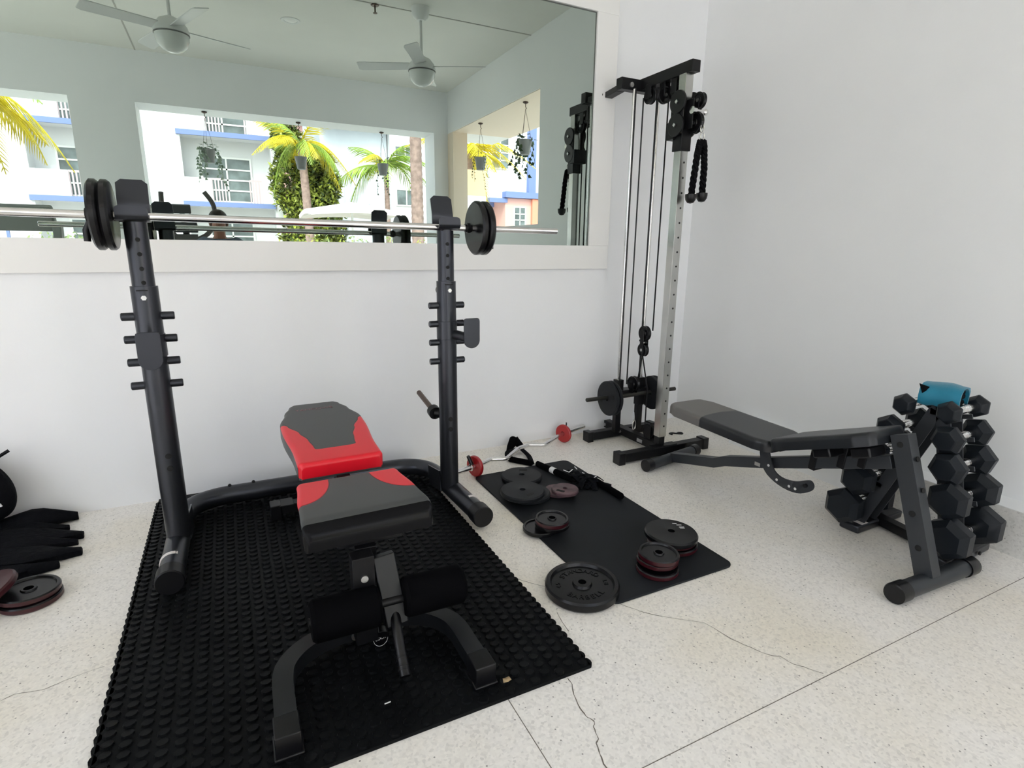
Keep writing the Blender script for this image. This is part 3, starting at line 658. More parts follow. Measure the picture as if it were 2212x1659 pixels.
# carabiner + rope
rp = thing('triceps_rope', 'black braided rope with two rubber ball ends hanging from the top of the cable tower', 'exercise rope', (2.232, 2.31, 1.735))
def loop(pts, r, nm, m_, par, seg=8):
    q = MB(); q.path([Vector(p) for p in pts], r, seg); return wpart(rp, nm, q, m_)
loop([(2.232+.012*math.cos(a), 2.31, 1.748+.020*math.sin(a)) for a in [2*PI*k/16 for k in range(17)]], .0035, 'steel_ring', chrome, rp)
def braid(pts, r, n=70):
    q = MB(); P = []
    L = len(pts)-1
    for k in range(n+1):
        t = k/n*L; i = min(int(t), L-1); P.append(Vector(pts[i]).lerp(Vector(pts[i+1]), t-i))
    for s in range(3):
        q.path([p+Vector((math.cos(k*.42+s*2*PI/3), math.sin(k*.42+s*2*PI/3), 0))*r*.58 for k, p in enumerate(P)], r*.52, 8)
    return q
for pts, e in (([(2.222, 2.31, 1.728), (2.208, 2.31, 1.66), (2.188, 2.31, 1.465)], (2.186, 2.31, 1.452)), ([(2.240, 2.31, 1.728), (2.250, 2.31, 1.70), (2.262, 2.31, 1.60), (2.262, 2.31, 1.475)], (2.262, 2.31, 1.462))):
    wpart(rp, 'rope_strand', braid(pts, .0165), rope_m, smooth=60)
    q = MB(); e = Vector(e); q.lathe([(.001, -.032), (.016, -.028), (.026, -.014), (.029, .001), (.029, .014), (.001, .016)], 24, Matrix.Translation(e)); wpart(rp, 'ball_end', q, plast)
cb = thing('carabiner', 'chrome snap hook joining the hanging rope to the tower cable', 'carabiner', (2.236, 2.32, 1.79))
q = MB(); q.path([(2.236+.010*math.cos(a), 2.32, 1.79+.024*math.sin(a)) for a in [2*PI*k/20 for k in range(21)]], .0035, 8); q.path([(2.246, 2.335, 1.862), (2.241, 2.322, 1.815)], .004, 8); wpart(cb, 'hook_loop', q, chrome)
cb2 = thing('carabiner', 'chrome snap hook hanging low at the foot of the cable tower', 'carabiner', (2.15, 2.60, .16))
q = MB(); q.path([(2.15+.011*math.cos(a), 2.60, .14+.03*math.sin(a)) for a in [2*PI*k/20 for k in range(21)]], .0035, 8); q.path([(2.153, 2.605, .172), (2.157, 2.62, .215)], .004, 8); wpart(cb2, 'hook_loop', q, chrome)
# ---------------- second bench ----------------
BX = 2.165
ab = thing('flat_bench', 'grey-framed weight bench with long dark grey padding against the right wall', 'weight bench', (BX, 1.6, 0))
q = MB(); q.path([(1.965, .935, .036), (2.405, .920, .036)], .032, 24); wpart(ab, 'front_foot', q, grey2)
for x, y in ((1.965, .935), (2.405, .920)):
    s = -1 if x < 2.1 else 1
    q = MB(); q.path([(x-s*.045, y+s*.0015, .037), (x+s*.008, y-s*.0005, .037), (x+s*.012, y, .037)], [.0365, .0365, .033], 24); wpart(ab, 'foot_cap', q, plast)
q = MB(); q.path([(1.965, 2.245, .033), (2.385, 2.318, .033)], .029, 24); wpart(ab, 'rear_foot', q, grey2)
for x, y, s in ((1.965, 2.245, -1), (2.385, 2.318, 1)):
    q = MB(); q.path([(x-s*.03, y-s*.005, .034), (x+s*.012, y+s*.002, .034)], .034, 24); wpart(ab, 'foot_cap', q, plast)
q = MB(); q.bar((2.150, .935, .055), (2.165, 1.105, .535), .052, .062, up=(0, 1, .3)); q.cur = 1
d = (Vector((2.165, 1.105, .535))-Vector((2.150, .935, .055))).normalized()
for t in (.20, .44, .60, .82, .93):
    p = Vector((2.150, .935, .055)).lerp(Vector((2.165, 1.105, .535)), t)
    if t in (.60, .82): q.cyl(p+Vector((.0, -.033, .011)), p+Vector((0, -.036, .012)), .010, 14)
    else: q.cyl(p+Vector((-.0275, 0, 0)), p+Vector((-.0265, 0, 0)), .011, 14)
wpart(ab, 'front_leg', q, [grey2, dark_hole], bevel=.002)
q = MB(); q.path([(2.165, 1.115, .425), (2.165, 1.66, .228), (2.165, 1.88, .158), (2.165, 1.95, .125), (2.17, 2.26, .045)], 0, rect=(.05, .05)); wpart(ab, 'main_beam', q, grey2, bevel=.002)
q = MB(); q.b2((2.138, 1.67, .205), (2.1395, 1.70, .222)); wpart(ab, 'label_plate', q, steel)
for y, z in ((1.42, .315), (1.30, .365), (1.22, .395)):
    q = MB(); q.bar((2.165, y, z-.03), (2.165, y-.01, z+.085), .06, .03); wpart(ab, 'seat_bracket', q, blackm, bevel=.002)
for y, z in ((1.33, .375), (1.18, .425)):
    q = MB(); q.box((2.10, y, z+.028), (.10, .075, .040), (-.35, 0, 0)); wpart(ab, 'foam_block', q, plast, bevel=.006)
sp = pad(lambda t: lerp_tab([(0, .085), (.04, .115), (.15, .135), (.8, .134), (.95, .124), (1, .10)], t), 0.45, .052, .020, ny=50, nx=30)
o = mkobj('seat', sp, vinc, ab, smooth=50); o.matrix_local = Matrix.Translation(-Vector(ab.location)) @ RM((math.radians(-20.5), 0, 0), (BX-.010, 1.150, .546))
# long back pad with a worn grey head end
two = maskmat('dark_and_grey_vinyl', (.012, .0135, .016), (.13, .122, .115), .34, .45)
bp2 = pad(lambda t: lerp_tab([(0, .10), (.04, .125), (.12, .14), (.86, .14), (.96, .118), (1, .07)], t), .655, .050, .018, ny=60, nx=30)
o = mkobj('back_pad', bp2, two, ab, smooth=50); o.matrix_local = Matrix.Translation(-Vector(ab.location)) @ RM((math.radians(1.6), 0, 0), (BX, 1.560, .372))
set_mask(o, lambda x, y, z: (y-.415)-.022*(max(0, .115-abs(x))/.115)**.5+.02)
q = MB(); q.bar((BX, 1.58, .315), (BX, 2.1, .325), .04, .012); wpart(ab, 'back_support', q, blackm)
ar = [(1.672, .325), (1.640, .212), (1.560, .168), (1.460, .160), (1.392, .196), (1.378, .225), (1.396, .248), (1.420, .240), (1.470, .212), (1.545, .205), (1.590, .236), (1.622, .330)]
from mathutils import geometry as _g
def smooth_poly(P, it=2):
    for _ in range(it):
        Q = []
        for i, p in enumerate(P):
            n = P[(i+1) % len(P)]; Q += [(p[0]*.75+n[0]*.25, p[1]*.75+n[1]*.25), (p[0]*.25+n[0]*.75, p[1]*.25+n[1]*.75)]
        P = Q
    return P
q = MB(); MX = Matrix(((0, 0, 1, 2.118), (1, 0, 0, 0), (0, 1, 0, 0), (0, 0, 0, 1)))
q.prism(smooth_poly(ar), .008, MX); q.cur = 1
for y, z in ((1.606, .24), (1.556, .190), (1.492, .184), (1.462, .184)): q.cyl((2.1135, y, z), (2.1125, y, z), .006, 12)
q.cur = 2; q.cyl((2.1135, 1.415, .218), (2.104, 1.415, .218), .009, 8)
wpart(ab, 'angle_arc', q, [grey2, mat('painted_pale_hole', (.6, .6, .58), .8), blackm])  # pale discs painted on for the bright view through the holes
# ---------------- dumbbell rack ----------------
dr = thing('dumbbell_rack', 'black A-shaped steel dumbbell rack behind the grey bench', 'dumbbell rack', (2.47, 1.15, 0))
for x in (2.372, 2.452):
    q = MB(); q.bar((x, .985, .05), (x, 1.09, .62), .006, .05, up=(0, 1, 0)); q.bar((x, 1.325, .04), (x, 1.11, .60), .006, .05, up=(0, 1, 0)); q.bar((x, 1.06, .60), (x, 1.13, .60), .006, .04, up=(0, 0, 1))
    for z, y in ((.12, .99), (.25, 1.0), (.38, 1.03), (.49, 1.05), (.575, 1.07)): q.bar((x, y, z), (x, y-.045, z+.012), .006, .018); 
    for z, y in ((.10, 1.31), (.23, 1.255), (.36, 1.21), (.47, 1.175)): q.bar((x, y, z), (x, y+.05, z+.012), .006, .018)
    wpart(dr, 'side_frame', q, grey2, bevel=.001)
for y, x0, x1 in ((1.002, 2.35, 2.675), (1.330, 2.315, 2.655)):
    q = MB(); q.bar((x0, y, .022), (x1, y+.010, .022), .085, .036, up=(0, 0, 1)); wpart(dr, 'foot', q, graph, bevel=.008)
q = MB(); q.b2((2.345, 1.292, .0405), (2.39, 1.352, .0412)); wpart(dr, 'label_plate', q, sticker)
q = MB(); q.bar((2.44, .99, .03), (2.50, 1.34, .03), .045, .04); wpart(dr, 'base_beam', q, blackm, bevel=.002)
q = MB(); q.cyl((2.575, .963, .022), (2.575, .957, .022), .008, 10); wpart(dr, 'bolt', q, blackm)
def dumbbell_parts(r, hl, gap, label, loc, rot, group='hex dumbbells on the rack'):
    t = thing('hex_dumbbell', label, 'dumbbell', loc, rot, group)
    h = MB(); n = 14
    g2 = gap/2
    h.path([(-g2, 0, 0), (-g2*.6, 0, 0), (0, 0, 0), (g2*.6, 0, 0), (g2, 0, 0)], [.0125, .0145, .0165, .0145, .0125], 20)
    for k in range(-3, 4): h.path([(k*.008-.001, 0, 0), (k*.008+.001, 0, 0)], .0172 if abs(k) < 2 else .0160, 20)
    mkobj('handle', h, chrome, t, label='chrome handle')
    for s in (-1, 1):
        q = MB(); rows = []
        for dx, k in ((0, .60), (.010, .80), (.022, 1.0), (hl-.022, 1.0), (hl-.006, .76), (hl, .68)):
            rows.append([Vector((s*(g2+dx), r*k*math.cos(PI/6+PI/3*i), r*k*math.sin(PI/6+PI/3*i))) for i in range(6)])
        vs_ = [p for rw in rows for p in rw]
        fs = [tuple(range(6))[::-1], tuple(range(30, 36))]+[(j*6+i, j*6+(i+1) % 6, (j+1)*6+(i+1) % 6, (j+1)*6+i) for j in range(5) for i in range(6)]
        q.add(vs_, fs); mkobj('hex_head', q, rubd, t, bevel=.003)
    return t
tiers = [(.612, 1.050, .045, .055, 'top'), (.512, 1.035, .056, .062, 'second'), (.408, 1.015, .063, .070, 'third'), (.290, .990, .073, .078, 'fourth'), (.150, .965, .081, .085, 'lowest')]
for z, y, r, hl, nm in tiers:
    dumbbell_parts(r, hl, .150, 'black hex dumbbell on the room side of the rack, %s tier' % nm, (2.430, y, z), (.30 if nm in ('third', 'second') else 0, 0, .03))
tiers2 = [(.600, 1.205, .045, .055, 'top'), (.495, 1.240, .056, .062, 'second'), (.375, 1.285, .063, .070, 'third'), (.245, 1.325, .073, .078, 'fourth'), (.108, 1.365, .081, .085, 'lowest')]
for z, y, r, hl, nm in tiers2:
    dumbbell_parts(r, hl, .150, 'black hex dumbbell on the corner side of the rack, %s tier' % nm, (2.430, y, z+.005), (0, 0, .03))
# teal roll
tr = thing('teal_resistance_wrap', 'folded teal and black fabric wrap lying on top of the dumbbell rack', 'fabric wrap', (2.42, 1.12, .660), (0, 0, math.radians(-78)))
q = MB(); n = 24
SC = .85
prof = [(-.075, -.050), (-.082, -.015), (-.070, .022), (-.035, .040), (.02, .044), (.060, .034), (.078, .008), (.072, -.030), (.064, -.050), (.058, -.030), (.064, .004), (.048, .024), (.015, .034), (-.035, .030), (-.060, .014), (-.070, -.015), (-.064, -.050)]
rings = []
for k in range(9):
    x = -.062+.13*k/8; s = 1+.03*math.sin(k*1.3)
    rings.append([Vector((x, p[0]*s*SC, p[1]*s*SC+.004*math.sin(k*.9+i))) for i, p in enumerate(prof)])
m_ = len(prof); vs_ = [p for rg in rings for p in rg]
q.add(vs_, [(j*m_+i, j*m_+(i+1) % m_, (j+1)*m_+(i+1) % m_, (j+1)*m_+i) for j in range(8) for i in range(m_)]+[tuple(range(m_))[::-1], tuple(range(8*m_, 9*m_))])
mkobj('outer_cover', q, teal, tr, smooth=60)
q = MB()
for (y0, z0, y1, z1) in ((-.042, -.032, .042, -.028), (-.045, -.010, .045, -.005), (-.036, .008, .036, .011)):
    q.path([(x, y0+(y1-y0)*.5, z0+.5*(z1-z0)) for x in (-.058, 0, .060)], 0, rect=(abs(y1-y0), .018))
mkobj('black_padding', q, fabric, tr, bevel=.006)
q = MB(); q.add([(-.05, -.070, .00), (-.06, -.088, .040), (-.03, -.066, .028), (-.04, -.068, .01)], [(0, 1, 2), (0, 3, 1), (1, 3, 2), (0, 2, 3)]); mkobj('strap_end', q, fabric, tr)
# ---------------- loose plates ----------------
MZ = .0085
GP = 'loose plates on the exercise mat'
bp = plate_thing('largest black cast plate with raised lettering, lying across the near corner of the exercise mat', .132, .036, 'rim', (1.022, 1.462, .0225), (.045, -.03, .3), iron, name='large_weight_plate')
bp.rotation_euler = (0.02, -.012, -.35)
def ring_text(t, body, R, z, size, a_mid, step, flip=False):
    n = len(body)
    for i, ch in enumerate(body):
        if ch == ' ': continue
        a = a_mid+(-(i-(n-1)/2)*step if not flip else (i-(n-1)/2)*step)
        M = Matrix.Translation((R*math.cos(a), R*math.sin(a), z)) @ Matrix.Rotation(a-PI/2+(PI if flip else 0), 4, 'Z')
        text('raised_letter', ch, size, M, iron, t, .0018)
ring_text(bp, 'STANDARD', .078, .0085, .030, PI/2, .26); ring_text(bp, 'BARBELL', .078, .0085, .030, -PI/2, .26, True)
ring_text(bp, '45', .085, .0085, .022, PI, .2); ring_text(bp, 'LB', .085, .0085, .022, 0, .2)
SL = dict(slots=True)
A1 = plate_thing('flat grey-black plate with a grip slot, at the far left of the exercise mat', .106, .026, 'flat', (1.283, 2.425, MZ+.0135), (0, 0, 2.4), ironm, GP, True)
dup(A1, (1.172, 2.205, MZ+.039), (0.02, 0, .0), 'flat grey-black slotted plate lying on another plate, far left of the exercise mat')
dup(A1, (1.215, 2.222, MZ+.0135), (0, 0, 1.7), 'flat grey-black plate underneath another, edge showing at the far end of the mat')
C1 = plate_thing('small worn maroon plate on the exercise mat beside the flat black plates', .066, .020, 'flat', (1.378, 2.150, MZ+.031), (0, 0, -1.3), redworn, GP, True)
dup(C1, (1.362, 2.195, MZ+.0105), (0, 0, .5), 'small maroon plate lying under another maroon plate on the mat')
two_t = [iron, redd]
D0 = plate_thing('small black plate lying flat on the mat left edge under two rimmed plates', .074, .018, 'rim', (1.100, 1.905, MZ+.0095), (0, 0, 0), iron, GP)
dup(D0, (1.150, 1.888, MZ+.0275), (0.02, 0, 1), 'small black rimmed plate, middle of the three at the left edge of the mat')
D2 = plate_thing('small rimmed plate with dark red side, topmost of three at mat left edge', .072, .022, 'rim', (1.146, 1.884, MZ+.0485), (0.03, 0, .4), two_t, GP, two=True)
E0 = plate_thing('dark red sided plate, lowest of the stack by the right edge of the mat', .100, .020, 'rim', (1.528, 1.562, MZ+.0105), (0, 0, 0), two_t, GP, two=True)
dup(E0, (1.530, 1.572, MZ+.0315), (0.0, 0, 1), 'dark red sided plate, middle of the stack by the right edge of the mat')
E2 = plate_thing('flat black plate with a white painted mark, topmost by the mat right edge', .106, .026, 'flat', (1.512, 1.556, MZ+.056), (0.02, .02, 0), iron, GP)
q = MB(); 
for k, (a, b) in enumerate((((.055, .030), (.074, .022)), ((.052, .012), (.072, .004)), ((.050, .004), (.068, -.004)))): q.bar((a[0], a[1], .0134), (b[0], b[1], .0134), .0035, .0006)
q.bar((.048, .048, .0134), (.064, .040, .0134), .003, .0006); mkobj('painted_mark', q, white, E2)
F0 = plate_thing('black rimmed plate, lowest of the small stack near the mat front', .078, .020, 'rim', (1.345, 1.440, MZ+.0105), (0, 0, 0), two_t, GP, two=True)
dup(F0, (1.362, 1.462, MZ+.0335), (0.0, 0.02, 1), 'dark red sided plate, middle one of the small stack near the mat front')
F3 = plate_thing('black rimmed plate, topmost of the small stack near the front of the mat', .076, .022, 'rim', (1.358, 1.452, MZ+.0585), (0.02, .02, 0), two_t, GP, two=True)
q = MB()
for x, y, r in ((1.15, 1.52, .006), (1.28, 1.43, .003), (1.40, 1.36, .003), (1.23, 1.49, .004)): q.lathe([(.0001, .0088), (r, .0087)], 8, Matrix.Translation((x, y, 0)))
# left-hand plates
LG = 'plates at the left edge'
q0 = plate_thing('dark red rimmed plate lying on the terrazzo in front of the black cloths', .088, .022, 'rim', (-.700, 2.235, .012), (0, 0, 0), two_t, LG, two=True)
dup(q0, (-.705, 2.245, .034), (0.03, .03, 1), 'black plate lying on top of the red-rimmed one before the black cloths')
plate_thing('maroon plate tilted up at the left photo edge before the black cloths', .10, .024, 'flat', (-.820, 2.235, .060), (0.08, -.38, 0), [redd], LG)
# ---------------- EZ curl bar ----------------
ez = thing('curl_bar', 'bent chrome curl bar with two small red plates, on the floor by the wall', 'barbell', (1.45, 2.7, .058))
Z = .058
pts = [(.945, 2.534), (1.09, 2.585), (1.15, 2.608), (1.202, 2.638), (1.282, 2.606), (1.41, 2.722), (1.50, 2.757), (1.585, 2.712), (1.70, 2.792), (1.80, 2.85), (1.998, 2.920)]
q = MB(); P = fillet([(x, y, Z) for x, y in pts], .022, 4); q.path(P, .0122, 18); wpart(ez, 'bent_shaft', q, chrome)
for a, b in (((.945, 2.534), (1.09, 2.585)), ((1.81, 2.853), (1.998, 2.920))):
    q = MB(); q.path([(*a, Z), (*b, Z)], .0142, 18); wpart(ez, 'sleeve', q, chrome)
dz = Vector((.711, .265, 0)).normalized()
ang_ = math.atan2(dz.y, dz.x)
R1 = plate_thing('small red plate on the left end of the chrome curl bar', .0575, .020, 'flat', (1.085, 2.583, Z), (0, 0, 0), redp, 'red plates on the curl bar')
R1.rotation_euler = (Matrix.Rotation(ang_, 4, 'Z') @ Matrix.Rotation(PI/2, 4, 'Y')).to_euler()
dup(R1, (1.800, 2.849, Z), label='small red plate on the right end of the chrome curl bar')
for (x, y), nm, s in (((1.062, 2.574), 'left', -1), ((1.824, 2.858), 'right', 1)):
    t = thing('clip_collar', 'black and chrome clip outside the %s red plate of the curl bar' % nm, 'bar collar', (x, y, Z))
    q = MB(); q.path([-dz*.008, dz*.008], .019, 16); mkobj('ring', q, chrome if s < 0 else plast, t)
    q = MB(); q.path([(0, 0, .015), (-.012, .012, .052), (-.016, .014, .062)] if s < 0 else [(0, 0, .015), (.0, .0, .066)], [.010, .010, .008] if s < 0 else [.006, .004], 10); mkobj('lever', q, plast, t)
# ---------------- foam bars and straps ----------------
xb = thing('foam_grip_bar', 'black foam-gripped exercise bar section crossing the far end of the mat, with a white label', 'exercise bar', (1.47, 2.43, .025))
q = MB(); q.path([(1.445, 2.548, .024), (1.492, 2.33, .024), (1.50, 2.24, .022)], [.0155, .0165, .010], 18); wpart(xb, 'foam_grip', q, foam)
q = MB(); q.path([(1.468, 2.435, .026), (1.473, 2.405, .026)], .0172, 18); wpart(xb, 'label_band', q, white)
xb2 = thing('foam_grip_bar', 'black foam-gripped exercise bar section sticking out over the right edge of the mat', 'exercise bar', (1.60, 2.1, .025))
q = MB(); q.path([(1.592, 2.27, .026), (1.600, 2.20, .026), (1.603, 2.03, .026), (1.603, 2.0, .026), (1.603, 1.992, .026)], [.013, .0155, .016, .016, .012], 18); wpart(xb2, 'foam_grip', q, foam)
q = MB(); q.path([(1.594, 2.235, .026), (1.598, 2.205, .026)], .0168, 18); wpart(xb2, 'label_band', q, white)
st = thing('resistance_strap_bundle', 'tangled black webbing straps with white lettering heaped on the far part of the mat', 'exercise straps', (1.54, 2.27, .03))
random.seed(11)
for k in range(11):
    a = random.uniform(0, PI); cx_, cy_ = 1.545+random.uniform(-.035, .035), 2.255+random.uniform(-.07, .08); L_ = random.uniform(.05, .10)
    P = [Vector((cx_+math.cos(a)*L_*(t-.5)*2+random.uniform(-.012, .012), cy_+math.sin(a)*L_*(t-.5)*2, MZ+.006+.042*math.sin(PI*t)*random.uniform(.3, 1))) for t in (0, .2, .4, .6, .8, 1)]
    q = MB(); q.path(fillet(P, .012, 2), 0, rect=(.028, .004)); wpart(st, 'strap', q, fabric)
for a, b in (((1.480, 2.332), (1.490, 2.295)), ((1.490, 2.292), (1.528, 2.318)), ((1.558, 2.345), (1.550, 2.31)), ((1.55, 2.26), (1.553, 2.245)), ((1.585, 2.22), (1.59, 2.20)), ((1.57, 2.18), (1.59, 2.19))):
    q = MB(); q.bar((a[0], a[1], .060), (b[0], b[1], .060), .005, .0012); wpart(st, 'white_lettering', q, white)
hd = thing('pull_handle', 'black webbing pull handle with a foam grip lying behind the middle of the curl bar', 'exercise handle', (1.42, 2.7, .02))
q = MB(); q.path([(1.335, 2.69, .018), (1.345, 2.685, .018), (1.425, 2.58, .018), (1.43, 2.575, .018)], [.012, .0165, .0165, .012], 18); wpart(hd, 'foam_grip', q, foam)
q = MB(); q.path(fillet([(1.335, 2.70, .015), (1.37, 2.78, .030), (1.47, 2.80, .028), (1.475, 2.70, .012), (1.43, 2.58, .012)], .03, 4), 0, rect=(.028, .004)); wpart(hd, 'strap', q, fabric)
hd2 = thing('pull_handle', 'black rubber-gripped handle leaning on its end behind the curl bar next to the wall', 'exercise handle', (1.42, 2.85, .03))
q = MB(); q.path([(1.385, 2.80, .012), (1.415, 2.83, .03), (1.465, 2.875, .055)], [.010, .020, .030], 16); q.path([(1.465, 2.875, .055), (1.50, 2.84, .02)], [.03, .016], 16); wpart(hd2, 'handle_body', q, foam)
# ---------------- rings and hook ----------------
for c, r, nm, h in (((2.515, 1.50), .060, 'wider black strap loop on the floor, left of the dumbbell rack foot', .05), ((2.44, 1.405), .040, 'smaller black strap loop on the floor, nearest the dumbbell rack foot', .045)):
    t = thing('ankle_strap', nm, 'exercise strap', (c[0], c[1], 0), group='strap loops on the floor')
    q = MB(); q.lathe([(r, 0), (r, h), (r-.006, h), (r-.006, 0)], 40, Matrix.Diagonal((1.15, .9, 1, 1)), closed=True); q.path([(r*.9, -.01, .002), (r*.9, .0, h*.6)], 0, rect=(.03, .004)); mkobj('strap', q, fabric, t)
    q = MB(); q.b2((-r*1.15-.003, -.012, h*.2), (-r*1.15+.002, .012, h*.8)); mkobj('buckle', q, plast, t)
sh = thing('s_hook', 'small black s-shaped hook alone on the floor in the room corner', 'hook', (2.57, 2.665, .004))
q = MB(); q.path(fillet([(2.528, 2.664, .004), (2.522, 2.690, .004), (2.545, 2.692, .004), (2.572, 2.662, .004), (2.600, 2.645, .004), (2.612, 2.662, .004), (2.590, 2.680, .004), (2.57, 2.668, .004)], .010, 4), .0055, 10); wpart(sh, 'hook_wire', q, blackm)
# ---------------- left edge: cloths and backpack ----------------
CG = 'folded black cloths by the wall'
def cloth(name, label, rows, group, r=.03):
    t = thing(name, label, 'fabric', (rows[0][0][0], rows[0][0][1], 0), group=group)
    q = MB()
    for (a, b, w, h, sd_) in [(rw[0], rw[1], rw[2], rw[3], rw[4]) for rw in rows]:
        random.seed(sd_); n = 14; m_ = 12; A, B = Vector((*a, 0)), Vector((*b, 0)); d = (B-A).normalized(); nn = Vector((-d.y, d.x, 0)); rings = []
        for i in range(n+1):
            tt = i/n; c = A.lerp(B, tt)+nn*.010*math.sin(tt*7+sd_); ww = w*(.9+.15*math.sin(tt*5+sd_))*(1 if tt < .72 else 1-(tt-.72)*2.9); hh = h*(1+.12*math.sin(tt*9+sd_))*(1 if tt < .75 else 1-(tt-.75)*1.9)
            ring = []
            for k in range(m_):
                an = 2*PI*k/m_; fold = 1+.16*math.sin(3*an+tt*4+sd_)+.08*math.sin(5*an-tt*6)
                ring.append(c+nn*(ww/2*math.cos(an)*fold)+Vector((0, 0, max(.002, hh/2+hh/2*math.sin(an)*fold))))
            rings.append(ring)
        vs_ = [p for rg in rings for p in rg]
        q.add(vs_, [(i*m_+k, i*m_+(k+1) % m_, (i+1)*m_+(k+1) % m_, (i+1)*m_+k) for i in range(n) for k in range(m_)]+[tuple(range(m_))[::-1], tuple(range(n*m_, (n+1)*m_))])
    q.shift(-Vector(t.location)); mkobj('folded_cloth', q, fabric, t, smooth=60)
    return t
cloth('folded_cloth_roll', 'long folded black cloth closest to the wall at the left edge', [((-1.20, 2.79), (-.685, 2.87), .15, .075, 1), ((-1.15, 2.74), (-.700, 2.78), .11, .05, 2)], CG)
cloth('folded_cloth_roll', 'long folded black cloth with a pale sheen, second from the wall at the left edge', [((-1.25, 2.67), (-.632, 2.68), .14, .065, 3), ((-1.2, 2.60), (-.64, 2.61), .10, .055, 8)], CG)
cloth('folded_cloth_roll', 'long folded black cloth, third from the wall at the left edge', [((-1.20, 2.52), (-.610, 2.53), .15, .06, 4)], CG)
cloth('folded_cloth_roll', 'long folded black cloth nearest the floor plates at the left edge', [((-1.20, 2.43), (-.665, 2.445), .12, .05, 5)], CG)
bpk = thing('backpack', 'black backpack slumped against the mirror wall at the left edge', 'backpack', (-1.02, 2.84, -.012))
q = MB(); rings = []
for i, (z, rx, ry) in enumerate(((.062, .02, .02), (.066, .10, .07), (.10, .15, .095), (.17, .165, .10), (.24, .15, .09), (.30, .115, .07), (.34, .06, .04), (.35, .01, .01))):
    rings.append([Vector((-1.025+rx*math.cos(2*PI*k/20)*(1+.06*math.sin(3*k)), 2.84+ry*math.sin(2*PI*k/20), z+.012*math.sin(k*1.7))) for k in range(20)])
q.add([p for rg in rings for p in rg], [(i*20+k, i*20+(k+1) % 20, (i+1)*20+(k+1) % 20, (i+1)*20+k) for i in range(7) for k in range(20)]+[tuple(range(20))[::-1], tuple(range(140, 160))]); o = wpart(bpk, 'bag_body', q, fabric, smooth=0); o.data.shade_smooth(); o.modifiers.new('sub', 'SUBSURF').render_levels = 2
q = MB(); q.path(fillet([(-.925, 2.79, .10), (-.91, 2.77, .045), (-.96, 2.765, .035), (-.985, 2.78, .085)], .02, 5), .003, 8); wpart(bpk, 'cord_loop', q, fabric)
q = MB(); q.path([(-.95, 2.78, .30), (-.90, 2.80, .345), (-.855, 2.82, .37)], 0, rect=(.025, .006)); wpart(bpk, 'strap', q, fabric)
for z, x in ((.255, -.935), (.20, -.930), (.165, -.905)):
    q = MB(); q.path([(x, 2.775, z), (x+.006, 2.773, z-.012)], .004, 8); wpart(bpk, 'zip_pull', q, white)
pk = thing('pink_towel', 'dusty pink cloth bundle under the backpack at the left edge', 'towel', (-1.05, 2.84, 0))
q = MB(); q.ball((-1.03, 2.895, .028), (.13, .045, .027), 20, 10); wpart(pk, 'towel_cloth', q, mat('dusty_pink_cloth', (.42, .27, .30), .85, bump=(40, .6, .01)))
# small debris on the rubber mat
db = thing('dry_leaf', 'crumpled tan dry leaf on the rubber mat beside the bench front foot', 'leaf', (.588, 1.182, .016))
q = MB(); q.add([(-.012, -.004, 0), (0, -.009, .004), (.013, -.003, .001), (.010, .007, .005), (-.002, .009, .002), (-.010, .006, .006)], [(0, 1, 5), (1, 2, 3), (1, 3, 4, 5)]); o = mkobj('leaf_blade', q, mat('dry_leaf', (.42, .30, .16), .8), db); so2 = o.modifiers.new('solid', 'SOLIDIFY'); so2.thickness = .001
sc_ = thing('white_scrap', 'tiny white paper scrap on the rubber mat under the bench leg', 'paper scrap', (.271, 1.247, .0165)); q = MB(); q.path([(-.008, 0, .001), (0, -.002, .003), (.008, .001, .001)], .0016, 6); mkobj('paper', q, white, sc_)
# ---------------- ceiling ----------------
def fan(x, y, a0, label):
    t = thing('ceiling_fan', label, 'ceiling fan', (x, y, CZ), group='white ceiling fans')
    q = MB(); q.lathe([(.001, -.10), (.035, -.098), (.066, -.070), (.076, -.030), (.078, 0), (.001, 0)], 32); mkobj('canopy', q, whitep, t)
    q = MB(); q.cyl((0, 0, -.40), (0, 0, -.09), .012, 14); mkobj('downrod', q, whitep, t)
    q = MB(); q.lathe([(.001, -.375), (.03, -.378), (.075, -.40), (.108, -.44), (.118, -.475), (.118, -.490), (.001, -.490)], 40); mkobj('motor_housing', q, whitep, t)
    q = MB(); q.lathe([(.119, -.492), (.119, -.498), (.001, -.498), (.001, -.492)], 40); mkobj('seam_ring', q, mat('fan_seam', (.2, .2, .2), .5), t)
    q = MB(); q.lathe([(.114, -.500), (.112, -.53), (.095, -.572), (.065, -.600), (.03, -.613), (.001, -.616)], 40); mkobj('glass_bowl', q, mat('opal_glass', (.70, .72, .70), .15), t)
    for k in range(4):
        q = MB(); P = [(.10, -.055), (.52, -.062), (.555, -.055), (.56, .045), (.53, .058), (.10, .045)]
        q.prism(P, .007, RM((-.26, 0, 0), (0, 0, 0))); o = mkobj('blade', q, whitep, t, bevel=.002); o.matrix_local = Matrix.Translation((0, 0, -.455)) @ Matrix.Rotation(a0+k*PI/2, 4, 'Z')
    return t
fan(1.70, .70, math.radians(27), 'white four-blade ceiling fan with a bowl light, right one in the mirror')
fan(-.19, .67, math.radians(-22), 'white four-blade ceiling fan with a bowl light, left one in the mirror')
dl = thing('recessed_downlight', 'round white recessed light in the ceiling between the two fans', 'ceiling light', (.74, -.12, CZ))
q = MB(); q.lathe([(.055, -.002), (.060, -.006), (.082, -.006), (.086, 0), (.055, 0)], 36, closed=True); mkobj('trim_ring', q, whitep, dl)
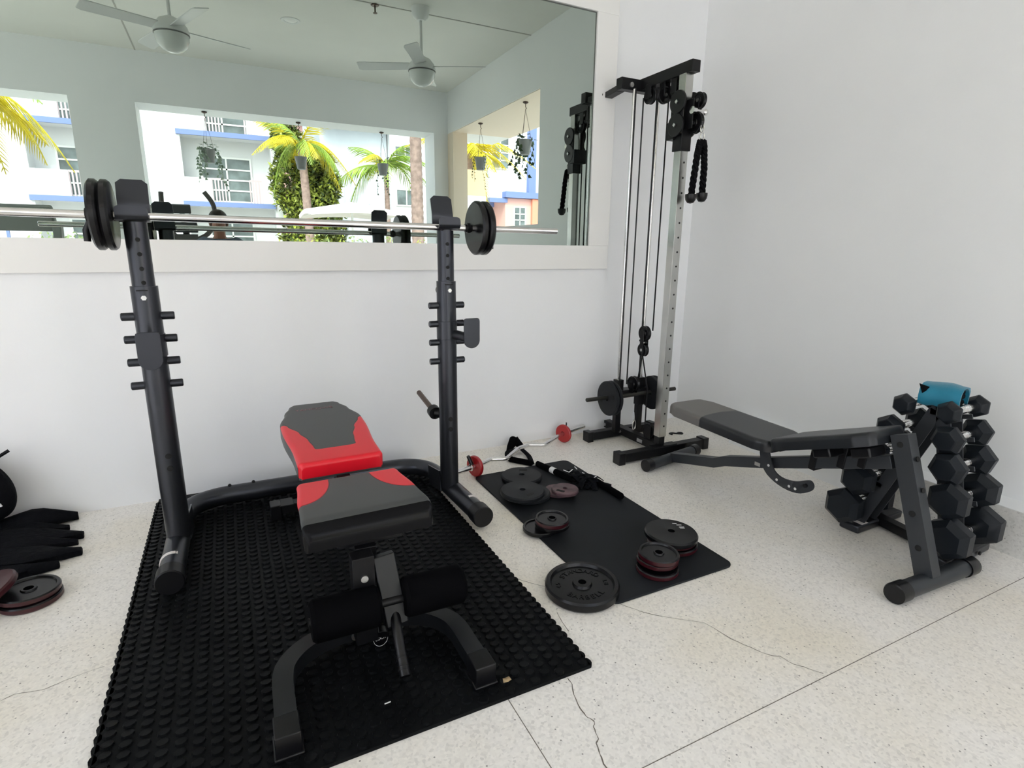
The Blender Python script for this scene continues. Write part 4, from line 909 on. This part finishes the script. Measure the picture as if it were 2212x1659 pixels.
q = MB(); q.lathe([(.056, -.0015), (.04, -.010), (.001, -.016)], 30); mkobj('lens', q, mat('lens_white', (.85, .85, .82), .3), dl)
sp_ = thing('fire_sprinkler', 'small dark ceiling sprinkler head near the seam', 'sprinkler', (1.34, .58, CZ-.004))
q = MB(); q.lathe([(.001, -.008), (.03, -.006), (.036, 0), (.001, 0)], 24); mkobj('escutcheon', q, brz, sp_)
q = MB(); q.cyl((0, 0, -.06), (0, 0, 0), .006, 10); q.lathe([(.001, -.064), (.018, -.062), (.018, -.058), (.001, -.058)], 16); mkobj('nozzle', q, brz, sp_)
# ---------------- hanging planters ----------------
def leafq(q, c, d, L_, w, up):
    d = Vector(d).normalized(); s = d.cross(Vector(up)).normalized(); n = s.cross(d)
    c = Vector(c)
    q.add([c, c+d*L_*.35+s*w*.5+n*L_*.06, c+d*L_*.55+s*w*.28, c+d*L_, c+d*L_*.55-s*w*.28, c+d*L_*.35-s*w*.5+n*L_*.06], [(0, 1, 2, 3, 4, 5)])
def planter(x, y, label, zt_, ztop, vines, big, mleaf, seed, crown=18):
    random.seed(seed)
    t = thing('hanging_planter', label, 'hanging plant', (x, y, ztop), group='planters hanging in the openings')
    q = MB(); q.lathe([(.001, 0), (.028, -.002), (.030, -.012), (.012, -.02), (.001, -.021)], 16); q.path([(0, 0, -.018), (.0, 0, -.05), (.012, 0, -.062), (0, 0, -.072)], .004, 8); mkobj('ceiling_hook', q, brz, t)
    zp = zt_-ztop
    q = MB()
    for k in range(3):
        a = 2*PI*k/3+.4; q.path([(0, 0, -.07), (.065*math.cos(a), .065*math.sin(a), zp)], .0018, 6)
    mkobj('hanger_wire', q, brz, t)
    q = MB(); q.lathe([(.001, zp-.145), (.045, zp-.145), (.050, zp-.14), (.072, zp-.01), (.076, zp), (.068, zp), (.064, zp-.02), (.001, zp-.02)], 28); mkobj('pot', q, potm, t)
    q = MB()
    for k in range(crown):
        a = random.uniform(0, 2*PI); r = random.uniform(.02, .09); c = Vector((r*math.cos(a), r*math.sin(a), zp+random.uniform(-.01, .06)))
        leafq(q, c, (math.cos(a), math.sin(a), random.uniform(-.4, .6)), big*random.uniform(.7, 1.2), big*.8, (0, 0, 1))
    for v in range(vines):
        a = random.uniform(0, 2*PI); L_ = random.uniform(.15, .42); P = [Vector((.04*math.cos(a), .04*math.sin(a), zp+.01)), Vector((.085*math.cos(a), .085*math.sin(a), zp+.01))]; n = int(L_/.035)
        for i in range(n): P.append(P[-1]+Vector((random.uniform(-.008, .008)+.003*math.cos(a), random.uniform(-.008, .008)+.003*math.sin(a), -.035)))
        q.path(P, .0016, 5)
        for p in P[1:]:
            b = random.uniform(0, 2*PI); leafq(q, p, (math.cos(b), math.sin(b), -.5), big*random.uniform(.6, 1.05), big*.75, (math.sin(b), -math.cos(b), .3))
    mkobj('trailing_leaves', q, mleaf, t, smooth=0)
pale = mat('variegated_leaf', (.33, .42, .33), .5, var=(14, .35))
planter(-.05, -1.86, 'grey hanging pot with pale variegated ivy, leftmost planter in the mirror', 2.265, 2.67, 12, .055, pale, 1, 22)
planter(.965, -1.925, 'plain grey hanging pot with hardly any leaves, in front of the yellow-green shrubs', 2.27, 2.67, 0, .02, leafd, 2, 3)
planter(2.01, -2.01, 'grey hanging pot with a dark leafy rim and thin trailing stems, nearest the far corner', 2.275, 2.67, 3, .045, leafd, 3, 16)
planter(2.935, -.86, 'grey hanging pot with fine bead-like trailing stems, left one in the side opening', 2.275, 2.67, 6, .022, leafd, 4, 8)
planter(2.945, .29, 'grey hanging pot with broad dark ivy leaves, right one in the side opening', 2.30, 2.67, 8, .060, leafd, 6, 20)
# ---------------- person photographing (seen in the mirror) ----------------
pe = thing('person', 'person with dark hair in a grey-blue shirt holding a phone, reflected in the mirror', 'person', (-.02, -.34, 0))
skin = mat('skin', (.36, .17, .12), .5); shirt = mat('grey_blue_shirt', (.12, .15, .20), .8, bump=(60, .4, .004)); jean = mat('dark_shorts', (.05, .055, .07), .8); hairm = mat('dark_hair', (.02, .016, .013), .55)
me = bpy.data.meshes.new('body'); V = []; E_ = []; Rr = []
def chain(pts, rad, start=None):
    prev = start
    for p, r in zip(pts, rad):
        V.append(p); Rr.append(r)
        if prev is not None: E_.append((prev, len(V)-1))
        prev = len(V)-1
    return prev
pel = chain([(0, -.04, .78)], [(.125, .10)])
ch1 = chain([(0, -.03, .92), (0, -.01, 1.06), (0, .0, 1.17)], [(.118, .09), (.135, .10), (.135, .095)], pel)
nk = chain([(0, .01, 1.25), (0, .03, 1.30)], [(.06, .055), (.05, .05)], ch1)
hd_ = chain([(0, .045, 1.37), (0, .05, 1.43)], [(.068, .078), (.070, .085)], nk)
for s in (-1, 1):
    sh_ = chain([(s*.135, 0, 1.205), (s*.185, .0, 1.18), (s*.235, .06, .99), (s*.15, .20, 1.08), (s*.095, .255, 1.125)], [.058, .052, .042, .034, .024], ch1)
    chain([(s*.095, -.02, .74), (s*.13, .14, .44), (s*.11, -.02, .10), (s*.11, -.02, .05), (s*.12, .09, .03)], [.085, .058, .040, .036, .030], pel)
me.from_pydata([(a, b, c) for a, b, c in V], E_, []); bo = bpy.data.objects.new('body', me); COL.objects.link(bo); bo.parent = pe
sk = bo.modifiers.new('skin', 'SKIN'); sl_ = me.skin_vertices[0].data
for i, r in enumerate(Rr): sl_[i].radius = r if isinstance(r, tuple) else (r, r)
sl_[0].use_root = True
ss = bo.modifiers.new('sub', 'SUBSURF'); ss.levels = 2; ss.render_levels = 2; me.materials.append(skin)
q = MB(); q.ball((0, .035, 1.445), (.080, .094, .078), 24, 14); q.ball((0, .0, 1.40), (.078, .07, .09), 20, 12); mkobj('hair', q, hairm, pe)
q = MB(); q.path([(0, .128, 1.425), (0, .148, 1.385), (0, .135, 1.375)], [.008, .014, .008], 10)
for s in (-1, 1): q.ball((s*.074, .045, 1.395), (.010, .018, .028), 10, 8)
mkobj('nose_and_ears', q, skin, pe, smooth=60)
for s in (-1, 1):
    q = MB(); q.ball((s*.028, .120, 1.412), (.013, .008, .008), 12, 8); mkobj('eye', q, whitep, pe)
    q = MB(); q.path([(s*.014, .132, 1.430), (s*.030, .132, 1.434), (s*.045, .122, 1.428)], .004, 8); mkobj('eyebrow', q, hairm, pe)
q = MB(); q.path([(-.024, .126, 1.352), (0, .134, 1.350), (.024, .126, 1.352)], .006, 8); mkobj('lips', q, mat('lips', (.35, .12, .10), .5), pe)
me2 = bpy.data.meshes.new('shirt'); V, E_, Rr = [], [], []
p0 = chain([(0, -.035, .80)], [(.150, .122)]); p1 = chain([(0, -.03, .93), (0, -.01, 1.06), (0, 0, 1.175), (0, .008, 1.235)], [(.138, .108), (.152, .116), (.150, .108), (.07, .068)], p0)
for s in (-1, 1): chain([(s*.135, 0, 1.212), (s*.192, .0, 1.185), (s*.215, .03, 1.09)], [.068, .066, .060], 3)
me2.from_pydata(V, E_, []); sh2 = bpy.data.objects.new('shirt', me2); COL.objects.link(sh2); sh2.parent = pe
sh2.modifiers.new('skin', 'SKIN'); sl_ = me2.skin_vertices[0].data
for i, r in enumerate(Rr): sl_[i].radius = r if isinstance(r, tuple) else (r, r)
sl_[0].use_root = True
ss = sh2.modifiers.new('sub', 'SUBSURF'); ss.levels = 2; ss.render_levels = 2; me2.materials.append(shirt)
me3 = bpy.data.meshes.new('shorts'); V, E_, Rr = [], [], []
p0 = chain([(0, -.04, .82)], [(.135, .115)]); p1 = chain([(0, -.04, .74)], [(.14, .115)], p0)
for s in (-1, 1): chain([(s*.10, -.0, .70), (s*.125, .09, .53)], [.100, .080], p1)
me3.from_pydata(V, E_, []); sh3 = bpy.data.objects.new('shorts', me3); COL.objects.link(sh3); sh3.parent = pe
sh3.modifiers.new('skin', 'SKIN'); sl_ = me3.skin_vertices[0].data
for i, r in enumerate(Rr): sl_[i].radius = r if isinstance(r, tuple) else (r, r)
sl_[0].use_root = True
ss = sh3.modifiers.new('sub', 'SUBSURF'); ss.levels = 1; ss.render_levels = 2; me3.materials.append(jean)
for s in (-1, 1):   # palms and fingers around the phone
    hx = s*.085
    q = MB(); q.path([(hx, .262, 1.125), (hx-s*.002, .285, 1.15), (hx-s*.004, .300, 1.18)], [.022, .026, .022], 12); mkobj('palm', q, skin, pe, smooth=60)
    for k in range(4):
        z = 1.152+k*.019
        q = MB(); q.path([(hx-s*.0, .302, z), (hx-s*.004, .320, z), (hx-s*.016-s*.004*(k % 2), .330, z), (hx-s*.028, .331, z)], [.009, .0085, .008, .006], 10); mkobj('finger', q, skin, pe, smooth=60)
    q = MB(); q.path([(hx, .285, 1.160), (hx-s*.014, .296, 1.178), (hx-s*.030, .300, 1.188)], [.011, .010, .007], 10); mkobj('thumb', q, skin, pe, smooth=60)
    q = MB(); q.path([(s*.11-.0, -.06, .035), (s*.115, .02, .045), (s*.125, .13, .03)], [.045, .048, .034], 14); mkobj('shoe', q, whitep, pe, smooth=60)
ph = thing('smartphone', 'black smartphone held level in both hands of the person', 'phone', (-.02, -.028, 1.18))
q = MB(); q.prism(rrect(-.075, -.037, .075, .037, .008), .008, RM((PI/2, 0, 0))); mkobj('phone_body', q, plast, ph)
# ---------------- cardio machines behind ----------------
em = thing('exercise_bike', 'white exercise bike with dark console and curved grey handlebars, behind the person', 'exercise machine', (-.30, -.85, 0))
for y in (-1.25, -.55):
    q = MB(); q.path([(-.52, y, .04), (-.08, y, .04)], .035, 16); wpart(em, 'foot', q, whitep)
q = MB(); q.path([(-.30, -1.25, .05), (-.30, -.95, .28), (-.30, -.55, .05)], .04, 16); q.lathe([(.001, -.06), (.24, -.06), (.26, 0), (.24, .06), (.001, .06)], 40, RM((0, PI/2, 0), (-.30, -.95, .42))); wpart(em, 'flywheel_body', q, whitep)
q = MB(); q.path([(-.30, -1.05, .45), (-.32, -.80, 1.30), (-.335, -.73, 1.49)], [.04, .03, .025], 16); wpart(em, 'console_post', q, plast)
q = MB(); q.box((-.335, -.69, 1.535), (.165, .045, .085), (-.35, 0, 0)); q.box((-.34, -.685, 1.36), (.26, .03, .10), (-.3, 0, 0)); wpart(em, 'console', q, mat('dark_grey_plastic', (.06, .065, .07), .4), bevel=.01)
q = MB(); q.box((-.34, -.67, 1.265), (.25, .02, .06), (-.3, 0, 0)); wpart(em, 'speaker_grille', q, mat('grille', (.09, .09, .09), .6), bevel=.002)
for pts in ([(-.32, -.80, 1.20), (-.12, -.74, 1.30), (-.035, -.70, 1.45), (-.05, -.66, 1.60), (-.12, -.64, 1.70)], [(-.32, -.80, 1.20), (-.44, -.76, 1.30), (-.50, -.70, 1.50), (-.485, -.64, 1.68)]):
    q = MB(); q.path(fillet(pts, .06, 5), .022, 14); wpart(em, 'handlebar', q, mat('grey_grip', (.10, .095, .09), .6))
q = MB(); q.path([(-.30, -1.15, .35), (-.30, -1.30, .82)], .025, 14); wpart(em, 'seat_post', q, whitep)
q = MB(); q.ball((-.30, -1.30, .86), (.11, .14, .045), 20, 10); wpart(em, 'saddle', q, plast)
for s, z in ((-1, .28), (1, .56)):
    q = MB(); q.bar((-.30+s*.08, -.95, .42), (-.30+s*.08, -.87, z), .02, .025); q.box((-.30+s*.15, -.87, z), (.10, .08, .02)); wpart(em, 'pedal', q, plast)
tm = thing('treadmill', 'grey treadmill console and deck at the far left of the mirror', 'exercise machine', (-1.62, -.75, 0))
q = MB(); q.b2((-2.0, -1.6, .04), (-1.25, .0, .18)); wpart(tm, 'deck', q, mat('treadmill_grey', (.22, .24, .23), .5), bevel=.02)
q = MB(); q.b2((-1.90, -1.5, .18), (-1.35, -.15, .185)); wpart(tm, 'belt', q, rub)
for x in (-1.97, -1.28):
    q = MB(); q.bar((x, -.1, .15), (x+.02, -.35, 1.35), .06, .09, up=(0, 1, 0)); q.path([(x, -.35, 1.15), (x, -.85, 1.05)], .022, 14); wpart(tm, 'upright', q, MATS['treadmill_grey'], bevel=.005)
q = MB(); q.box((-1.625, -.33, 1.40), (.72, .08, .22), (-.5, 0, 0)); wpart(tm, 'console', q, MATS['treadmill_grey'], bevel=.02)
# ---------------- outside the openings ----------------
gr = MB(); gr.b2((-30, -40, -.45), (34, FY-.42, -.30)); gr.b2((RXW+.86, FY-.42, -.45), (34, 14, -.30)); gr.b2((-30, FY-.42, -.45), (LX-.3, 14, -.30)); go = mkobj('courtyard_ground', gr, pave, smooth=0); go['kind'] = 'structure'
YF = -20.0
def win(b, x0, x1, z0, z1, y, cols, rows, fw=.07, nm='window'):
    f = MB(); f.b2((x0-fw, y, z0-fw), (x1+fw, y+.05, z0)); f.b2((x0-fw, y, z1), (x1+fw, y+.05, z1+fw)); f.b2((x0-fw, y, z0), (x0, y+.05, z1)); f.b2((x1, y, z0), (x1+fw, y+.05, z1))
    for i in range(1, cols): xx = x0+(x1-x0)*i/cols; f.b2((xx-.03, y, z0), (xx+.03, y+.05, z1))
    for i in range(1, rows): zz = z0+(z1-z0)*i/rows; f.b2((x0, y, zz-.03), (x1, y+.05, zz+.03))
    o = wpart(b, nm, f, whitep, smooth=0)
    p = MB(); p.b2((x0, y, z0), (x1, y+.02, z1)); sub(o, b, 'pane', p, wglass, smooth=0)
def railing(b, x0, x1, z0, z1, y, n):
    f = MB(); f.b2((x0, y, z1), (x1, y+.05, z1+.06))
    for i in range(n+1): xx = x0+(x1-x0)*i/n; f.b2((xx-.025, y, z0), (xx+.025, y+.05, z1))
    wpart(b, 'railing', f, mat('railing_mauve', (.52, .42, .45), .6), smooth=0)
A = thing('apartment_building', 'white three-storey building with blue balcony edges filling the left of the mirror', 'building', (-3, YF-1, -.3))
q = MB(); q.b2((-13, YF-6, -.3), (2.44, YF-.9, 9.5)); wpart(A, 'rear_wall', q, bwhite, smooth=0)
q = MB()
zones = [(-5.75, -2.3), (-1.08, 2.06)]
q.b2((-13, YF-.9, -.3), (-5.75, YF, 9.5)); q.b2((-2.3, YF-.9, -.3), (-1.08, YF, 9.5)); q.b2((2.06, YF-.9, -.3), (2.44, YF, 9.5))
for x0, x1 in zones:
    for z in (5.30, 2.72):
        q.b2((x0, YF-.9, z), (x1, YF, z+.12))
        q.b2((x0, YF-.14, z+.12), ((x0+x1)/2-.65, YF, z+1.05)); q.b2(((x0+x1)/2+1.15, YF-.14, z+.12), (x1, YF, z+1.05))
    q.b2((x0, YF-.9, 7.9), (x1, YF, 9.5))
wpart(A, 'front_wall', q, bwhite, smooth=0)
for x0, x1 in zones:
    for z in (5.30, 2.72):
        f = MB(); f.b2((x0-.12, YF, z-.02), (x1+.02, YF+.10, z+.16)); wpart(A, 'blue_balcony_edge', f, bblue, smooth=0)
        c = (x0+x1)/2+.25
        railing(A, c-.9, c-.45, z+.16, z+1.0, YF-.08, 4); railing(A, c+.45, c+.9, z+.16, z+1.0, YF-.08, 4)
for x0, x1 in ((-5.05, -3.6), (-.45, 1.28)):
    win(A, x0, x1, 3.0, 4.62, YF-.9, 2, 4); win(A, x0, x1, 5.55, 7.0, YF-.9, 2, 4); win(A, x0+.1, x1-.1, .6, 2.1, YF-.9, 2, 3)
B = thing('apartment_building', 'pale blue-grey building behind the palms and the parasol', 'building', (9, -29, -.3))
q = MB(); q.b2((5.15, -34, -.3), (8.75, -27.5, 12)); wpart(B, 'wall', q, bgrey, smooth=0)
q = MB(); q.b2((8.8, -32, -.3), (12.2, -27.0, 12)); wpart(B, 'white_wing', q, bwhite, smooth=0)
win(B, 9.1, 10.2, 6.1, 6.7, -26.98, 2, 1); win(B, 9.1, 10.2, 3.6, 4.4, -26.98, 2, 1)
for x in (6.3, 7.6): q = MB(); q.b2((x, -27.5, 3.6), (x+.06, -27.45, 5.2)); wpart(B, 'downpipe', q, bwhite, smooth=0)
q = MB(); q.b2((5.1, -27.5, 7.6), (8.8, -26.7, 7.8)); q.b2((5.1, -27.5, 8.5), (8.8, -26.9, 8.6)); wpart(B, 'balcony_slab', q, bwhite, smooth=0)
win(B, 5.6, 6.4, 7.85, 8.45, -27.5, 2, 1); win(B, 7.0, 7.9, 7.85, 8.45, -27.5, 2, 1)
q = MB(); q.b2((12.0, -27.0, -.3), (12.25, -26.8, 6.5)); wpart(B, 'blue_corner_strip', q, bblue, smooth=0)
Pk = thing('apartment_building', 'distant pink building with balconies between the white block and the grey one', 'building', (4, -38, -.3))
q = MB(); q.b2((2.0, -42, -.3), (5.6, -36, 14)); wpart(Pk, 'wall', q, bpink, smooth=0)
for z in (8.1, 9.2): q = MB(); q.b2((1.9, -36, z), (5.7, -35.4, z+.18)); wpart(Pk, 'balcony_slab', q, bwhite, smooth=0)
Cb = thing('corner_building', 'white building with a blue stripe and coral ground floor, through the side opening', 'building', (16, -24.5, -.3))
q = MB(); q.b2((13.55, -30, 4.0), (24, -24.2, 12)); wpart(Cb, 'upper_wall', q, mat('pale_blue_stucco', (.72, .76, .82), .7), smooth=0)  # one even pale bluish stucco colour
q = MB(); q.b2((14.5, -29, -.3), (24, -24.0, 4.0)); wpart(Cb, 'lower_wall', q, bpink, smooth=0)
q = MB(); q.b2((13.5, -24.2, 3.75), (14.6, -23.9, 3.98)); q.b2((14.4, -24.2, 4.02), (24, -23.7, 4.34)); q.b2((15.95, -24.2, 4.3), (16.4, -23.9, 12)); wpart(Cb, 'blue_trim', q, bblue, smooth=0)
q = MB(); q.b2((16.15, -24.0, -.3), (24, -23.8, 4.0)); wpart(Cb, 'coral_panel', q, borange, smooth=0)
win(Cb, 13.75, 14.75, 5.6, 7.6, -24.2, 2, 5); win(Cb, 15.1, 15.75, 2.5, 3.5, -24.0, 2, 3)
Cd = thing('corner_building', 'small cream building with a blue eave left of the coral one', 'building', (13, -26, -.3))
q = MB(); q.b2((12.3, -32, -.3), (14.4, -25.8, 3.7)); wpart(Cd, 'wall', q, bcream, smooth=0)
q = MB(); q.b2((13.0, -26, 3.6), (14.5, -25.5, 3.85)); wpart(Cd, 'blue_eave', q, bblue, smooth=0)
win(Cd, 13.1, 14.1, 1.5, 2.6, -25.8, 3, 3)
Ce = thing('garden_wall', 'tan wall block under the yellow palm in the side opening', 'wall', (8, -12.5, -.3)); q = MB(); q.b2((7.0, -13, -.3), (8.05, -12.2, 3.72)); q.cur = 1; q.b2((6.9, -13, -.3), (8.04, -12.15, 2.9)); wpart(Ce, 'masonry', q, [mat('tan_stucco', (.72, .52, .30), .7), bwhite], smooth=0)
rb_ = thing('boundary_building', 'plain white building across the passage beyond the side opening', 'building', (22, 2, -.3)); q = MB(); q.b2((25, -23, -.3), (27, 14, 10)); wpart(rb_, 'wall', q, bwhite, smooth=0)
lb_ = thing('boundary_building', 'plain white building far to the left of the room', 'building', (-16, 2, -.3)); q = MB(); q.b2((-17, -19, -.3), (-14.5, 14, 6)); wpart(lb_, 'wall', q, bwhite, smooth=0)
bs = thing('blue_sign', 'small blue sign board near the left edge of the mirror', 'sign', (-4.5, -12, -.3)); q = MB(); q.b2((-4.62, -12, -.3), (-4.56, -11.95, 2.0)); q.b2((-4.6, -12, 1.5), (-4.35, -11.96, 1.98)); wpart(bs, 'board', q, bblue, smooth=0)
# palms
def frond(L_, droop, n, lw, seed):
    random.seed(seed); q = MB(); P = []
    for i in range(n+1):
        t = i/n; P.append(Vector((L_*t*(1-.22*droop*t), 0, L_*(.35*t-droop*t*t))))
    q.path(P[::2]+([P[-1]] if n % 2 else []), [.022*(1-.8*k/len(P[::2])) for k in range(len(P[::2]+([P[-1]] if n % 2 else [])))], 6)
    for i in range(2, n):
        t = i/n; ll = L_*.36*math.sin(PI*(t*.85+.12))*random.uniform(.85, 1.1)
        tg = (P[i+1]-P[i-1]).normalized()
        for s in (-1, 1):
            d = (Vector((0, s, 0))*.75+tg*.55+Vector((0, 0, -.45-random.uniform(0, .35)))).normalized(); w = tg*lw
            q.add([P[i]-w, P[i]+w, P[i]+d*ll*.6+w*.8, P[i]+d*ll+Vector((0, 0, -.12*ll)), P[i]+d*ll*.6-w*.8], [(0, 1, 2, 3, 4)])
    return q
fm = {}
for key, m_ in (('y', leafy), ('g', leafg)):
    fm[key] = [frond(1.0, dr_, 26, .013, sd_).mesh('frond', [m_], 0) for dr_, sd_ in ((.55, 1), (.95, 2), (1.3, 3))]
def palm(name, label, x, y, h, r, crown, nf, seed, mix_=.7, lean=0):
    random.seed(seed)
    t = thing(name, label, 'palm tree', (x, y, -.3)); q = MB(); n = 40; P = []; rr = []
    for i in range(n*2+1):
        k = i/(n*2); P.append((lean*k*k, 0, (h+.3)*k)); rr.append(r*(1.15-.25*k)*(1.06 if i % 2 else .98))
    q.path(P, rr, 20); mkobj('trunk', q, bark, t)
    for k in range(nf):
        o = bpy.data.objects.new('frond', random.choice(fm['y' if random.random() < mix_ else 'g'])); COL.objects.link(o); o.parent = t
        o.location = (lean, 0, h+.3-.02); o.rotation_euler = (0, random.uniform(-.75, .25), 2*PI*k/nf*1.0+random.uniform(-.2, .2)); s = crown*random.uniform(.85, 1.1); o.scale = (s, s, s)
    return t
palm('palm_tree', 'slender palm with yellow-green drooping fronds beside the shrubs, centre of the mirror', 3.0, -17.3, 4.85, .15, 1.9, 15, 21, .65, lean=-.1)
palm('palm_tree', 'small palm with green and yellow fronds behind the parasol', 6.15, -17.8, 4.35, .10, 2.1, 11, 5, .45)
palm('palm_tree', 'thick ringed palm trunk nearest the far opening, crown above the frame', 4.97, -10, 6.5, .155, 2.4, 12, 8, .8)
palm('palm_tree', 'palm whose yellow fronds hang into the left edge of the mirror', -3.35, -6.0, 3.45, .12, 1.5, 12, 12, .85)
palm('palm_tree', 'yellow palm behind the fine-leaved planter in the side opening', 8.4, -14.5, 4.6, .14, 2.2, 13, 31, 1.0)  # every frond uses the yellow leaf colour
# shrubs
def leafy_mass(name, label, cat, blobs, nl, size, mats2, seed, trunk=None, kind=None, crown_nm='foliage'):
    random.seed(seed); t = thing(name, label, cat, (blobs[0][0][0], blobs[0][0][1], -.3), kind=kind)
    for mi, m_ in enumerate(mats2):
        q = MB()
        for (c, r) in blobs:
            for k in range(int(nl/len(mats2))):
                u = Vector((random.gauss(0, 1), random.gauss(0, 1), random.gauss(0, 1))).normalized()*random.uniform(.6, 1.0); p = Vector(c)+Vector((u.x*r[0], u.y*r[1], u.z*r[2]))
                if p.z < -.28: continue
                d = Vector((random.uniform(-1, 1), random.uniform(-1, 1), random.uniform(-.6, 1))); leafq(q, p, d, size*random.uniform(.6, 1.3), size*.5, (random.uniform(-1, 1), random.uniform(-1, 1), .8))
        wpart(t, crown_nm, q, m_, smooth=0)
    if trunk:
        q = MB()
        for (a, b) in trunk: q.path([a, b], .06, 8)
        wpart(t, 'trunk', q, bark)
    return t
leafy_mass('garden_shrub', 'tall yellow-green and dark shrub mass behind the slender palm', 'shrub', [((2.9, -18.6, 1.0), (1.0, .8, 1.4)), ((3.4, -18.8, 2.4), (1.15, .8, 1.4)), ((2.7, -19.0, 3.6), (.85, .6, 1.3)), ((3.7, -19.2, 3.6), (.9, .6, 1.2)), ((3.9, -18.9, 1.4), (.75, .7, 1.2)), ((3.5, -19, 4.3), (.8, .6, .9)), ((2.6, -19.2, 5.2), (.6, .6, .7))], 2600, .22, [bushm, bushm, bushd], 3, [((3.0, -18.7, -.3), (2.9, -18.8, 3.5)), ((3.5, -18.8, -.3), (3.6, -18.9, 3.0))])
leafy_mass('trimmed_hedge', 'low light green hedge outside the far opening, right part', 'hedge', [((1.9, -8, .6), (.6, .35, .95)), ((2.8, -8, .6), (.6, .35, .93)), ((3.7, -8, .6), (.6, .35, .9)), ((4.6, -8, .6), (.6, .35, .88))], 900, .09, [bushm, mat('hedge_leaf', (.40, .52, .22), .5, var=(3, .5))], 4)
leafy_mass('trimmed_hedge', 'low pale green hedge at the bottom left of the mirror', 'hedge', [((-3.1, -8, .6), (.55, .35, .82)), ((-2.6, -8, .6), (.4, .35, .82))], 900, .09, [MATS['hedge_leaf']], 5)
# parasol and parked car
um = thing('garden_parasol', 'open white square parasol in the courtyard under the palms', 'parasol', (3.95, -14, -.3))
q = MB(); hw = 1.5; zt2, ze = 2.66, 2.28; C4 = [(3.95+a*hw, -14+b*hw, ze) for a, b in ((-1, -1), (1, -1), (1, 1), (-1, 1))]; n = 8
top = (3.95, -14, zt2); vs_ = [top]; 
edge = []
for i in range(4):
    a, b = Vector(C4[i]), Vector(C4[(i+1) % 4])
    for k in range(n): t_ = k/n; p = a.lerp(b, t_); p.z += .10*math.sin(PI*t_); edge.append(p)
q.add([top]+edge+[p+Vector((0, 0, -.14)) for p in edge], [(0, 1+i, 1+(i+1) % 32) for i in range(32)]+[(1+i, 33+i, 33+(i+1) % 32, 1+(i+1) % 32) for i in range(32)])
o = wpart(um, 'canopy', q, canv, smooth=0); sd2 = o.modifiers.new('solid', 'SOLIDIFY'); sd2.thickness = .01
q = MB(); q.cyl((3.95, -14, -.3), (3.95, -14, 2.66), .035, 12); wpart(um, 'pole', q, whitep)
q = MB()
for c in C4: q.bar((3.95, -14, 2.5), (c[0], c[1], c[2]-.05), .03, .03)
wpart(um, 'rib', q, whitep)
